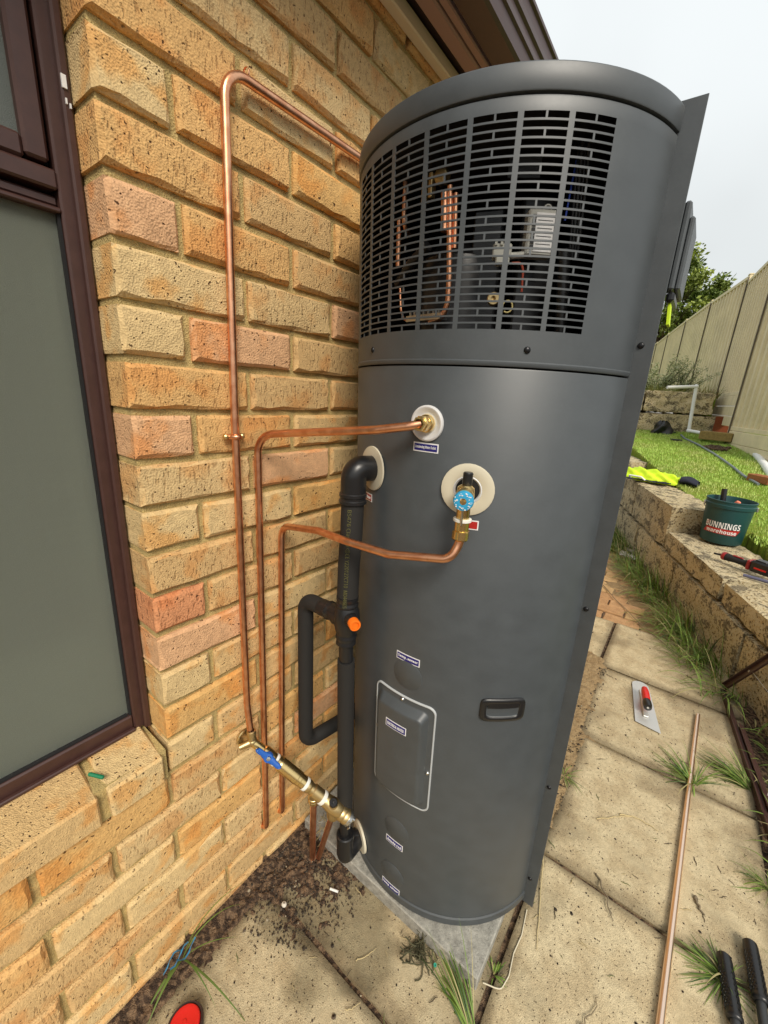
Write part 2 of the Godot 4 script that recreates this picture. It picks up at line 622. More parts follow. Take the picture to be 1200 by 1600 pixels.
func build_ground() -> void:
	wob = FastNoiseLite.new()
	wob.seed = 5
	wob.frequency = 1.0
	wob.fractal_octaves = 4
	var g := Mb.new()
	g.poly([Vector3(-150, -0.05, 60), Vector3(150, -0.05, 60), Vector3(150, -0.05, -200), Vector3(-150, -0.05, -200)], Vector3.UP)
	structure("ground", g, M.soil)
	# bare earth round the slabs, a few millimetres below their tops
	var e := patch(0.0, 2.4, -5.6, 1.6, 120, 240, func(x, z):
		var h: float = -0.016 + 0.012 * wob.get_noise_2d(x * 9.0, z * 9.0)
		if x > 1.235:
			h = -0.012 + 0.03 * wob.get_noise_2d(x * 3.0, z * 3.0) + 0.012 * wob.get_noise_2d(x * 12.0, z * 12.0)
		if x < 0.62 and z < -0.98 and z > -2.0:
			h = -0.006 + 0.016 * wob.get_noise_2d(x * 7.0, z * 7.0)
		return h)
	structure("soil", e, M.soil)
	# concrete pavement of square slabs
	var pave := Node3D.new()
	pave.name = "pavement"
	add_child(pave)
	pave.set_meta("kind", "structure")
	var k := 0
	var rects := []
	for r in [[0.41, 1.0], [-0.194, 0.4], [-0.802, -0.206], [-1.402, -0.814], [-1.996, -1.414], [-2.592, -2.008]]:
		rects.append([0.614 if r[0] < -2.1 else 0.625 if r[0] < -1.5 else 0.650, 1.226, r[0], r[1]])
	for r in [[0.41, 1.0], [-0.194, 0.4], [-0.79, -0.207]]:
		rects.append([0.055, 0.636, r[0], r[1]])
	rects.append([0.02, 0.598, -2.592, -2.008])
	for q in rects:
		k += 1
		var mb := Mb.new()
		mb.colored = true
		var w: float = q[1] - q[0]
		var d: float = q[3] - q[2]
		var ny := rng.randf_range(-0.002, 0.002)
		var tx := rng.randf_range(-0.003, 0.003)
		var tz := rng.randf_range(-0.003, 0.003)
		var tone := rng.randf_range(0.86, 1.06)
		var N := 44
		var p := PackedVector3Array()
		for j in N:
			for i in N:
				var fx := float(i) / (N - 1)
				var fz := float(j) / (N - 1)
				# the outer ring drops: a worn, slightly ragged arris
				var ed := minf(minf(fx, 1.0 - fx) * w, minf(fz, 1.0 - fz) * d)
				var x: float = q[0] + fx * w
				var z: float = q[2] + fz * d
				var rag := 0.004 + 0.006 * absf(wob.get_noise_2d(x * 14.0, z * 14.0))
				var h := ny + (fx - 0.5) * tx + (fz - 0.5) * tz + 0.0016 * wob.get_noise_2d(x * 6.0, z * 6.0)
				h -= 0.007 * (1.0 - smoothstep(0.0, rag * 2.0, ed))
				p.append(Vector3(x, h, z))
		mb.grid(p, N, N, func(_q): return Vector3.UP)
		for i in mb.v.size():
			var x := mb.v[i].x
			var z := mb.v[i].z
			var st := smoothstep(0.05, 0.45, wob.get_noise_2d(x * 2.2 + 7.0, z * 2.2)) * 0.30
			# damp mark spreading from the dug corner by the pipes
			var dd := Vector2((x - 0.16) / 0.30, (z + 0.33) / 0.22).length() + 0.55 * wob.get_noise_2d(x * 4.0, z * 4.0)
			var damp := (1.0 - smoothstep(0.75, 1.0, dd)) * 0.42
			# soil worked into the edges of the joints
			var ed := minf(minf(x - q[0], q[1] - x), minf(z - q[2], q[3] - z))
			var grime := (1.0 - smoothstep(0.0, 0.045 + 0.03 * wob.get_noise_2d(x * 5.0, z * 5.0), ed)) * 0.5
			var t := tone * (1.0 - st) * (1.0 - damp) * (1.0 - grime)
			mb.col[i] = Color(t, t * (1.0 - 0.05 * st - 0.06 * grime), t * (1.0 - 0.12 * st - 0.14 * grime - 0.1 * damp))
		# sides
		mb.c = Color(0.6, 0.57, 0.52)
		for s in 4:
			var a := Vector3(q[0], 0, q[2]); var b := Vector3(q[1], 0, q[2]); var o := Vector3(0, 0, -1)
			if s == 1: a = Vector3(q[1], 0, q[2]); b = Vector3(q[1], 0, q[3]); o = Vector3(1, 0, 0)
			if s == 2: a = Vector3(q[1], 0, q[3]); b = Vector3(q[0], 0, q[3]); o = Vector3(0, 0, 1)
			if s == 3: a = Vector3(q[0], 0, q[3]); b = Vector3(q[0], 0, q[2]); o = Vector3(-1, 0, 0)
			var up := Vector3(0, -0.007, 0)
			var dn := Vector3(0, -0.048, 0)
			mb.poly([a + up, b + up, b + dn, a + dn], o)
		ground_part("paving_slab", mb, M.slab, pave)
	# old clay pavers beyond the slabs, in stretcher rows across the path
	var bp := Node3D.new()
	bp.name = "brick_path"
	add_child(bp)
	bp.set_meta("kind", "structure")
	var forms := []
	for i in 3:
		var mb := Mb.new()
		mb.box(Vector3(0, -0.025, 0), Vector3(0.222, 0.05, 0.106), Basis.IDENTITY, 0.004 + 0.002 * i)
		forms.append(mb.mesh())
	for r in 15:
		var z := -2.655 - 0.1165 * r
		var n := 0
		var x := 0.06 - (0.115 if r % 2 else 0.0)
		while x < 0.98 - 0.045 * r:
			if x > 0.0:
				var o := MeshInstance3D.new()
				o.name = "paving_brick"
				o.mesh = forms[(r + n) % 3]
				o.material_override = M.paver[rng.randi() % 4]
				bp.add_child(o, true)
				o.position = Vector3(x + 0.111, rng.randf_range(-0.012, 0.0) - 0.006 * smoothstep(0.6, 1.0, x), z)
				o.rotation = Vector3(rng.randf_range(-0.02, 0.02), rng.randf_range(-0.02, 0.02), rng.randf_range(-0.02, 0.02))
			x += 0.232
			n += 1
	# loose earth spread over the paving edges: its outline is where the heap dips under the slabs
	var d1 := patch(-0.014, 0.5, -0.56, 0.62, 150, 260, func(x, z):
		var a: float = 1.0 - Vector2((x - 0.08) / 0.150, (z + 0.37) / 0.18).length()
		var strip: float = 1.0 - x / (0.045 + 0.045 * smoothstep(0.25, -0.1, z))
		var m: float = maxf(a, strip * 0.8) + 0.85 * wob.get_noise_2d(x * 9.0, z * 9.0) + 0.5 * wob.get_noise_2d(x * 34.0, z * 34.0)
		var h: float = clampf(0.020 * m - 0.004, -0.03, 0.03) + 0.004 * wob.get_noise_2d(x * 60.0, z * 60.0)
		return lerpf(0.006, h, smoothstep(0.0, 0.035, x)))
	structure("garden_soil", d1, M.soil)
	var d2 := patch(0.35, 1.75, -4.6, -2.1, 110, 180, func(x, z):
		var wx: float = 0.746 + (z + 3.582) * 0.357
		var m: float = 1.0 - (wx - x) / 0.34 + 0.8 * wob.get_noise_2d(x * 5.0, z * 5.0) + 0.3 * wob.get_noise_2d(x * 25.0, z * 25.0)
		if z > -2.6:
			m = minf(m, (x - 1.0 - (z + 2.6) * 0.55) * 9.0)
		return clampf(0.022 * m - 0.010, -0.04, 0.05))
	structure("garden_soil", d2, M.sand)
	var d3 := patch(0.40, 0.74, -2.08, -0.9, 60, 160, func(x, z):
		var m: float = 1.0 - absf(x - 0.55) / 0.10 + 0.7 * wob.get_noise_2d(x * 9.0, z * 9.0) + 0.4 * wob.get_noise_2d(x * 34.0, z * 34.0)
		return clampf(0.016 * m - 0.004, -0.03, 0.03) + 0.004 * wob.get_noise_2d(x * 60.0, z * 60.0))
	structure("garden_soil", d3, M.sand)
	# the raised lawn
	var lw := patch(-2.2, 3.0, -9.2, -0.6, 200, 260, func(x, z):
		var back: float = (x - 0.746) * 0.942 - (z + 3.582) * 0.336
		var y: float = lawn_y(z) + 0.012 * wob.get_noise_2d(x * 2.0, z * 2.0)
		return y if back > (0.32 if z < -3.62 else 0.47) else -0.3)
	structure("lawn", lw, M.lawn)

# ---- brick house wall -----------------------------------------------------
func brick_mesh(len_: float, sd: int, deep := 0.105) -> ArrayMesh:
	# front face at x = 0, from z = 0 to -len, y from 0 to 0.076; rough split face with worn arrises
	rng.seed = 100 + sd
	var hh := 0.0745
	var zs := [0.0, 0.007]
	var k := 6 if len_ > 0.15 else 3
	for i in range(1, k):
		zs.append(lerpf(0.007, len_ - 0.007, float(i) / k))
	zs.append(len_ - 0.007)
	zs.append(len_)
	var ys := [0.0, 0.0065, 0.028, 0.048, 0.068, hh]
	var p := PackedVector3Array()
	for j in ys.size():
		for i in zs.size():
			var ring: bool = j == 0 or j == ys.size() - 1 or i == 0 or i == zs.size() - 1
			var ring2: bool = j == 1 or j == ys.size() - 2 or i == 1 or i == zs.size() - 2
			var x := rng.randf_range(-0.0010, 0.0010)
			var y: float = ys[j]
			var z: float = zs[i]
			if ring:
				x = -rng.randf_range(0.0050, 0.0105)
				y += rng.randf_range(0.0, 0.0016) * (1.0 if j == 0 else -1.0 if j == ys.size() - 1 else 0.0)
				z += rng.randf_range(0.0, 0.002) * (1.0 if i == 0 else -1.0 if i == zs.size() - 1 else 0.0)
			elif ring2:
				x -= rng.randf_range(0.0, 0.0012) + (0.003 if rng.randf() < 0.12 else 0.0)
				y += rng.randf_range(-0.0028, 0.0028)
				z += rng.randf_range(-0.003, 0.003)
			p.append(Vector3(x, y, -z))
	var mb := Mb.new()
	var wz := zs.size()
	var inner := PackedVector3Array()
	for j in range(1, ys.size() - 1):
		for i in range(1, wz - 1):
			inner.append(p[j * wz + i])
	mb.grid(inner, wz - 2, ys.size() - 2, func(_q): return Vector3.RIGHT)
	for j in ys.size() - 1:
		for i in wz - 1:
			if j > 0 and j < ys.size() - 2 and i > 0 and i < wz - 2: continue
			var e := Vector3(0.6, -0.8 if j == 0 else 0.8 if j == ys.size() - 2 else 0.0, 0.8 if i == 0 else -0.8 if i == wz - 2 else 0.0)
			mb.poly([p[j * wz + i], p[j * wz + i + 1], p[(j + 1) * wz + i + 1]], e)
			mb.poly([p[j * wz + i], p[(j + 1) * wz + i + 1], p[(j + 1) * wz + i]], e)
	# the four sides back into the wall
	var nu := zs.size()
	var nv := ys.size()
	for i in nu - 1:
		for j in [0, nv - 1]:
			var a := p[j * nu + i]
			var b := p[j * nu + i + 1]
			mb.poly([a, b, Vector3(-deep, b.y, b.z), Vector3(-deep, a.y, a.z)], Vector3(0, -1.0 if j == 0 else 1.0, 0))
	for j in nv - 1:
		for i in [0, nu - 1]:
			var a := p[j * nu + i]
			var b := p[(j + 1) * nu + i]
			mb.poly([a, b, Vector3(-deep, b.y, b.z), Vector3(-deep, a.y, a.z)], Vector3(0, 0, 1.0 if i == 0 else -1.0))
	return mb.mesh()

func build_wall() -> void:
	var w := thing("brick_house_wall", "rough yellow brick house wall with raked joints behind the copper pipes", "wall", Vector3(0, 0, -1.0))
	# mortar behind the bricks, recessed
	var mo := Mb.new()
	mo.box(Vector3(-0.0650, 1.10, -1.854), Vector3(0.105, 2.46, 3.692))
	mo.box(Vector3(-0.0650, 0.206, 1.596), Vector3(0.105, 0.672, 3.208))
	mo.box(Vector3(-0.0650, 1.10, 2.25), Vector3(0.104, 2.45, 1.9))
	mo.box(Vector3(-0.0650, 2.24, 0.66), Vector3(0.104, 0.18, 1.3))
	part("mortar", mo, M.mortar, w)
	var inner := Mb.new()
	inner.box(Vector3(-0.20, 1.10, -1.85), Vector3(0.13, 2.46, 3.69))
	inner.box(Vector3(-0.20, 0.206, 1.6), Vector3(0.13, 0.672, 3.2))
	inner.box(Vector3(-0.20, 1.10, 2.25), Vector3(0.129, 2.45, 1.9))
	inner.box(Vector3(-0.20, 2.24, 0.66), Vector3(0.129, 0.18, 1.3))
	part("inner_wall", inner, M.mortar, w)
	var full := []
	var half := []
	var long_ := []
	for i in 7:
		full.append(brick_mesh(0.2295, i))
		half.append(brick_mesh(0.1055, 20 + i))
		long_.append(brick_mesh(0.230, 40 + i))
	rng.seed = 77
	var rest := {}
	var put := func(row: int, z: float, len_: float) -> void:
		# z is the end nearer to the camera
		var y := 1.92 - 0.086 * (row + 1) + 0.005
		var me: ArrayMesh = (full if len_ > 0.15 else half)[rng.randi() % 7]
		var roll := rng.randf()
		var m: Material = M.brick[0]
		if roll < 0.24: m = M.brick[1]
		elif roll < 0.42: m = M.brick[2]
		elif roll < 0.56: m = M.brick[3]
		elif roll < 0.66: m = M.brick[5]
		elif roll < 0.78: m = M.brick[6]
		elif roll < 0.82: m = M.brick[4]
		if len_ < 0.15:
			if row in [3, 7]: m = M.brick[4]
			if row == 11: m = M.brick[7]
			if row in [1, 5, 13]: m = M.brick[2]
		if row == 16 and z > 0.0: m = M.brick[6]
		if row in [2, 0] and z > -0.05 and len_ > 0.15: m = M.brick[3]
		var tf := Transform3D(Basis(Vector3.UP, rng.randf_range(-0.008, 0.008)) * Basis(Vector3.RIGHT, rng.randf_range(-0.006, 0.006)), Vector3(rng.randf_range(-0.0015, 0.0015), y + rng.randf_range(-0.0012, 0.0012), z + rng.randf_range(-0.0012, 0.0012)))
		if z > 0.75 or z < -1.25 or row > 22 or row < -4:
			var key := [me, m]
			if not rest.has(key): rest[key] = []
			rest[key].append(tf)
			return
		var o := MeshInstance3D.new()
		o.name = "brick"
		o.mesh = me
		o.material_override = m
		w.add_child(o, true)
		o.transform = tf.translated(-w.position)
	for row in range(-4, 24):
		var even := row % 2 == 0
		var z := -0.004
		if even:
			for i in 15:
				put.call(row, -0.004 - 0.24 * i, 0.231)
		else:
			put.call(row, -0.004, 0.107)
			for i in 15:
				put.call(row, -0.1205 - 0.24 * i, 0.231)
		if row >= 16 or row < -2:
			for i in range(1, 9):
				put.call(row, 0.24 * i - 0.004 if even else 0.24 * i - 0.124, 0.231)
		elif row > -3:
			for i in range(6, 9):
				put.call(row, 0.24 * i - 0.004 if even else 0.24 * i - 0.124, 0.231)
	# bricks that are behind the heater or outside the view, joined by shape
	var st := SurfaceTool.new()
	st.begin(Mesh.PRIMITIVE_TRIANGLES)
	for key in rest:
		for tf in rest[key]:
			st.append_from(key[0], 0, tf.translated(-w.position))
	var far_bricks := MeshInstance3D.new()
	far_bricks.name = "bricks"
	far_bricks.mesh = st.commit()
	far_bricks.material_override = M.brick[0]
	w.add_child(far_bricks, true)
	far_bricks.set_meta("kind", "stuff")
	# window sill: bricks on edge, sloping a little outwards
	for q in [[0.016, 0.117], [0.134, 0.364], [0.378, 0.608], [0.622, 0.852], [0.866, 1.096]]:
		var mb := Mb.new()
		var len_: float = q[1] - q[0]
		mb.box(Vector3.ZERO, Vector3(0.128, 0.074, len_), Basis.IDENTITY, 0.004)
		for i in mb.v.size():
			var p := mb.v[i]
			mb.v[i] = Vector3(p.x, p.y - 0.17 * p.x + (0.10 * p.x if p.y < 0.0 else 0.0), p.z)
			mb.v[i] += Vector3(-0.050, 0.5915, (q[0] + q[1]) * 0.5)
			mb.v[i] += 0.0022 * Vector3(wob.get_noise_3dv(mb.v[i] * 30.0), wob.get_noise_3dv(mb.v[i] * 33.0), wob.get_noise_3dv(mb.v[i] * 37.0))
		part("sill_brick", mb, M.brick[2] if q[0] < 0.1 else M.brick[0], w)
	var sb := Mb.new()
	sb.box(Vector3(-0.060, 0.582, 0.6), Vector3(0.120, 0.076, 1.19))
	part("sill_mortar", sb, M.mortar, w)

func build_window() -> void:
	var w := thing("window", "brown aluminium window with obscure glass and a dark upper sash", "window", Vector3(-0.1, 0.62, 0.6))
	var X := -0.087
	var fr := Mb.new()
	# outer jamb, head and sill sections
	fr.box(Vector3(X - 0.03, 1.36, 0.014), Vector3(0.06, 1.46, 0.026), Basis.IDENTITY, 0.003)
	fr.box(Vector3(X - 0.03, 1.36, 1.186), Vector3(0.06, 1.46, 0.026), Basis.IDENTITY, 0.003)
	fr.box(Vector3(X - 0.031, 2.10, 0.6), Vector3(0.058, 0.04, 1.146), Basis.IDENTITY, 0.003)
	fr.box(Vector3(X - 0.031, 0.652, 0.6), Vector3(0.058, 0.036, 1.146), Basis.IDENTITY, 0.003)
	fr.box(Vector3(X + 0.004, 0.639, 0.6), Vector3(0.01, 0.008, 1.144), Basis.IDENTITY, 0.002)
	part("frame", fr, M.brown, w)
	var bead := Mb.new()
	bead.box(Vector3(X + 0.004, 1.36, 0.0035), Vector3(0.016, 1.46, 0.013), Basis.IDENTITY, 0.003)
	part("jamb_bead", bead, M.brown, w)
	var tr := Mb.new()
	tr.box(Vector3(X - 0.03, 1.650, 0.6), Vector3(0.062, 0.026, 1.146), Basis.IDENTITY, 0.003)
	tr.box(Vector3(X - 0.036, 1.624, 0.6), Vector3(0.05, 0.014, 1.146), Basis.IDENTITY, 0.003)
	tr.box(Vector3(X - 0.028, 1.611, 0.6), Vector3(0.056, 0.007, 1.146), Basis.IDENTITY, 0.002)
	part("transom", tr, M.brown, w)
	var gap := Mb.new()
	gap.box(Vector3(X - 0.045, 1.636, 0.6), Vector3(0.03, 0.012, 1.146))
	gap.box(Vector3(X - 0.045, 1.9, 0.0295), Vector3(0.03, 0.45, 0.006))
	part("seal_gap", gap, M.void, w)
	var sa := Mb.new()
	sa.box(Vector3(X - 0.026, 1.885, 0.047), Vector3(0.05, 0.43, 0.029), Basis.IDENTITY, 0.004)
	sa.box(Vector3(X - 0.026, 1.885, 1.153), Vector3(0.05, 0.43, 0.029), Basis.IDENTITY, 0.004)
	sa.box(Vector3(X - 0.0265, 1.680, 0.6), Vector3(0.049, 0.030, 1.076), Basis.IDENTITY, 0.004)
	sa.box(Vector3(X - 0.0265, 2.075, 0.6), Vector3(0.049, 0.030, 1.076), Basis.IDENTITY, 0.004)
	part("sash", sa, M.brown, w)
	var g1 := Mb.new()
	g1.box(Vector3(X - 0.018, 1.14, 0.6), Vector3(0.006, 0.95, 1.148))
	part("lower_pane", g1, M.glass, w)
	var rm := Mb.new()
	for q in [[Vector3(-1.0, 1.2, 0.6), Vector3(0.04, 2.4, 2.2)], [Vector3(-0.63, 2.3, 0.6), Vector3(0.72, 0.04, 2.2)], [Vector3(-0.63, 0.05, 0.6), Vector3(0.72, 0.04, 2.2)], [Vector3(-0.63, 1.2, 1.7), Vector3(0.72, 2.3, 0.04)], [Vector3(-0.63, 1.2, -0.4), Vector3(0.72, 2.3, 0.04)]]:
		rm.box(q[0], q[1])
	part("room_lining", rm, M.room, w)
	var sl := Mb.new()
	sl.box(Vector3(-0.180, 0.660, 0.6), Vector3(0.110, 0.020, 1.15), Basis.IDENTITY, 0.004)
	sl.box(Vector3(-0.140, 0.780, 0.62), Vector3(0.010, 0.21, 1.10), Basis.IDENTITY, 0.003)  # pale panel added behind the pane to lighten its lower part
	sl.box(Vector3(-0.160, 1.15, 0.052), Vector3(0.080, 0.96, 0.024), Basis.IDENTITY, 0.003)  # pale jamb strip added for a light band near the frame
	part("sill_and_added_panels", sl, M.white, w)
	var ob := Mb.new()  # bottle-like dark item, added for a blurred smudge in the pane
	ob.lathe([[0.0, 0.0], [0.03, 0.0], [0.03, 0.06], [0.012, 0.08], [0.012, 0.1], [0.0, 0.1]], Vector3(-0.17, 1.10, 0.12), Vector3(0, 0.2, 1), 16)
	part("dark_item_behind_glass", ob, M.black, w)
	var g2 := Mb.new()
	g2.box(Vector3(X - 0.020, 1.88, 0.6), Vector3(0.006, 0.38, 1.09))
	part("upper_pane", g2, M.screen_glass, w, "darker upper pane with fine mesh")
	var gk := Mb.new()
	for e in [[0.0295, 1.14, 0.004, 0.94], [1.1705, 1.14, 0.004, 0.94]]:
		gk.box(Vector3(X - 0.011, e[1], e[0]), Vector3(0.008, e[3], e[2]))
	gk.box(Vector3(X - 0.0112, 0.672, 0.6), Vector3(0.0078, 0.004, 1.13))
	part("gasket", gk, M.void, w)
	var wm := Mb.new()
	wm.box(Vector3(X + 0.013, 1.775, 0.006), Vector3(0.003, 0.016, 0.006))
	wm.box(Vector3(X + 0.013, 1.752, 0.006), Vector3(0.003, 0.007, 0.002))
	wm.box(Vector3(X + 0.013, 1.748, 0.0015), Vector3(0.003, 0.006, 0.002))
	part("paint_fleck", wm, M.white, w)

func build_eave() -> void:
	var e := thing("roof_eave", "narrow brown eave with beige edging above the brick wall", "eave", Vector3(0.05, 2.2, -1.0))
	var t := Mb.new()
	t.box(Vector3(0.014, 2.212, -0.9), Vector3(0.027, 0.032, 6.6), Basis.IDENTITY, 0.003)
	part("edging_strip", t, M.trim, e)
	var s := Mb.new()
	s.box(Vector3(0.05, 2.25, -0.9), Vector3(0.06, 0.03, 6.6))
	part("soffit", s, M.brown_dark, e)
	var f := Mb.new()
	f.box(Vector3(0.078, 2.29, -0.9), Vector3(0.038, 0.17, 6.6), Basis.IDENTITY, 0.004)
	f.box(Vector3(0.109, 2.295, -0.9), Vector3(0.020, 0.17, 6.6), Basis.IDENTITY, 0.003)
	part("fascia_board", f, M.fascia, e)
	var r := Mb.new()
	r.box(Vector3(-0.95, 2.80, -0.9), Vector3(2.3, 0.05, 6.6), Basis(Vector3.BACK, -0.42))
	part("roof_sheet", r, M.brown, e)
	var g := Mb.new()
	var prof := [[0.132, 2.33], [0.132, 2.204], [0.138, 2.198], [0.192, 2.198], [0.199, 2.204], [0.201, 2.236], [0.207, 2.240], [0.207, 2.252], [0.202, 2.257], [0.202, 2.270], [0.208, 2.275], [0.208, 2.288], [0.203, 2.294], [0.204, 2.318], [0.210, 2.322], [0.210, 2.330], [0.200, 2.330], [0.196, 2.318], [0.194, 2.206], [0.138, 2.206], [0.136, 2.33]]
	for i in prof.size() - 1:
		var a := Vector3(prof[i][0], prof[i][1], 2.4)
		var b := Vector3(prof[i + 1][0], prof[i + 1][1], 2.4)
		var d := Vector3(0, 0, -6.6)
		g.poly([a, b, b + d, a + d])
	single("roof_gutter", g, M.brown, "dark brown metal roof gutter with ribbed front along the eave", "gutter", Vector3(0.17, 2.2, -1.0))

# ---- limestone walls ------------------------------------------------------
func stone(sx: float, sy: float, sz: float, sd: int, rough := 0.012) -> Mb:
	# a block resting on y = 0, centred in x and z, with eroded faces
	var mb := Mb.new()
	var nf := FastNoiseLite.new()
	nf.seed = sd
	nf.frequency = 1.0
	nf.fractal_octaves = 5
	for ax in 3:
		for s in [-1.0, 1.0]:
			var sz3 := Vector3(sx, sy, sz)
			var b1 := (ax + 1) % 3
			var b2 := (ax + 2) % 3
			var n1 := clampi(int(sz3[b1] / 0.035), 4, 26)
			var n2 := clampi(int(sz3[b2] / 0.035), 4, 26)
			var p := PackedVector3Array()
			for j in n2 + 1:
				for i in n1 + 1:
					var q := Vector3.ZERO
					q[ax] = s * 0.5 * sz3[ax]
					q[b1] = (float(i) / n1 - 0.5) * sz3[b1]
					q[b2] = (float(j) / n2 - 0.5) * sz3[b2]
					var h := sz3 * 0.5
					var r := 0.012
					var inn := q.clamp(-(h - Vector3.ONE * r), h - Vector3.ONE * r)
					var dir := (q - inn)
					if dir.length() > 1e-6:
						q = inn + dir.normalized() * r
					var dn := dir.normalized() if dir.length() > 1e-6 else Vector3.ZERO
					q += dn * rough * (nf.get_noise_3dv(q * 7.0) * 1.6 + nf.get_noise_3dv(q * 24.0) * 0.7 - 0.3)
					p.append(q + Vector3(0, sy * 0.5, 0))
			var o := Vector3.ZERO
			o[ax] = s
			mb.grid(p, n1 + 1, n2 + 1, func(_q): return o)
	return mb

func build_retaining() -> void:
	var O := Vector3(0.746, 0, -3.582)
	var t := Vector3(0.336, 0, 0.942)
	var n := Vector3(0.942, 0, -0.336)
	var yaw := atan2(t.x, t.z)
	var w := thing("limestone_retaining_wall", "weathered limestone block retaining wall stepping down along the garden path", "retaining wall", O)
	var put := func(s0: float, s1: float, y0: float, y1: float, deep: float, sd: int, out := 0.0) -> void:
		var mb := stone(deep, y1 - y0 - 0.010, s1 - s0 - 0.014, sd, 0.009)
		var o := part("limestone_block", mb, M.lime[sd % 3], w)
		o.position = t * (s0 + s1) * 0.5 + n * (deep * 0.5 + out) + Vector3(0, y0, 0)
		o.rotation.y = yaw
	for i in 8:
		put.call(-6.0 + i * 1.0 + 0.32, -5.0 + i * 1.0 + 0.32, -0.12, 0.298, 0.40, 30 + i, -0.006)
	put.call(-1.0, 0.0, 0.30, 0.65, 0.36, 1)
	put.call(-2.0, -1.0, 0.30, 0.65, 0.36, 2)
	put.call(-3.0, -2.0, 0.30, 0.75, 0.36, 3)
	put.call(-4.0, -3.0, 0.30, 0.86, 0.36, 4)
	put.call(-5.0, -4.0, 0.30, 0.97, 0.36, 5)
	put.call(0.0, 0.97, 0.30, 0.455, 0.45, 6)
	put.call(0.97, 1.97, 0.30, 0.435, 0.42, 7, 0.01)
	# rear wall: two courses across the end of the lawn
	var B := Vector3(0.97, 1.0, -8.25)
	var u := Vector3(-0.975, 0, 0.222)
	var m := Vector3(0.222, 0, 0.975)
	var rw := thing("rear_limestone_wall", "two course limestone wall at the far end of the lawn", "retaining wall", B)
	var yaw2 := atan2(-u.z, u.x)
	for q in [[0.05, 1.02, 0.33, 0.67, 11, 0.0], [1.02, 2.1, 0.33, 0.66, 12, 0.02], [2.1, 3.1, 0.33, 0.67, 13, 0.0], [-0.12, 1.3, -0.12, 0.31, 14, 0.0], [1.3, 2.3, -0.12, 0.315, 15, 0.05], [2.3, 3.3, -0.12, 0.31, 16, 0.03]]:
		var mb := stone(q[1] - q[0] - 0.01, q[3] - q[2], 0.4, q[4], 0.022)
		var o := part("limestone_block", mb, M.lime[q[4] % 3], rw)
		o.position = u * (q[0] + q[1]) * 0.5 + m * (q[5] - 0.2) + Vector3(0, q[2], 0)
		o.rotation.y = yaw2
	var up := patch(-6.0, 0.93, -30.0, -8.3, 40, 60, func(x, z): return 1.62 + 0.05 * wob.get_noise_2d(x, z) if z < -8.42 - (0.97 - x) * -0.228 else 0.6)
	structure("upper_terrace", up, M.lawn)

func at_az(az: float, d: float, y: float) -> Vector3:
	return Vector3(0.753 + d * sin(deg_to_rad(az)), y, 0.3 - d * cos(deg_to_rad(az)))

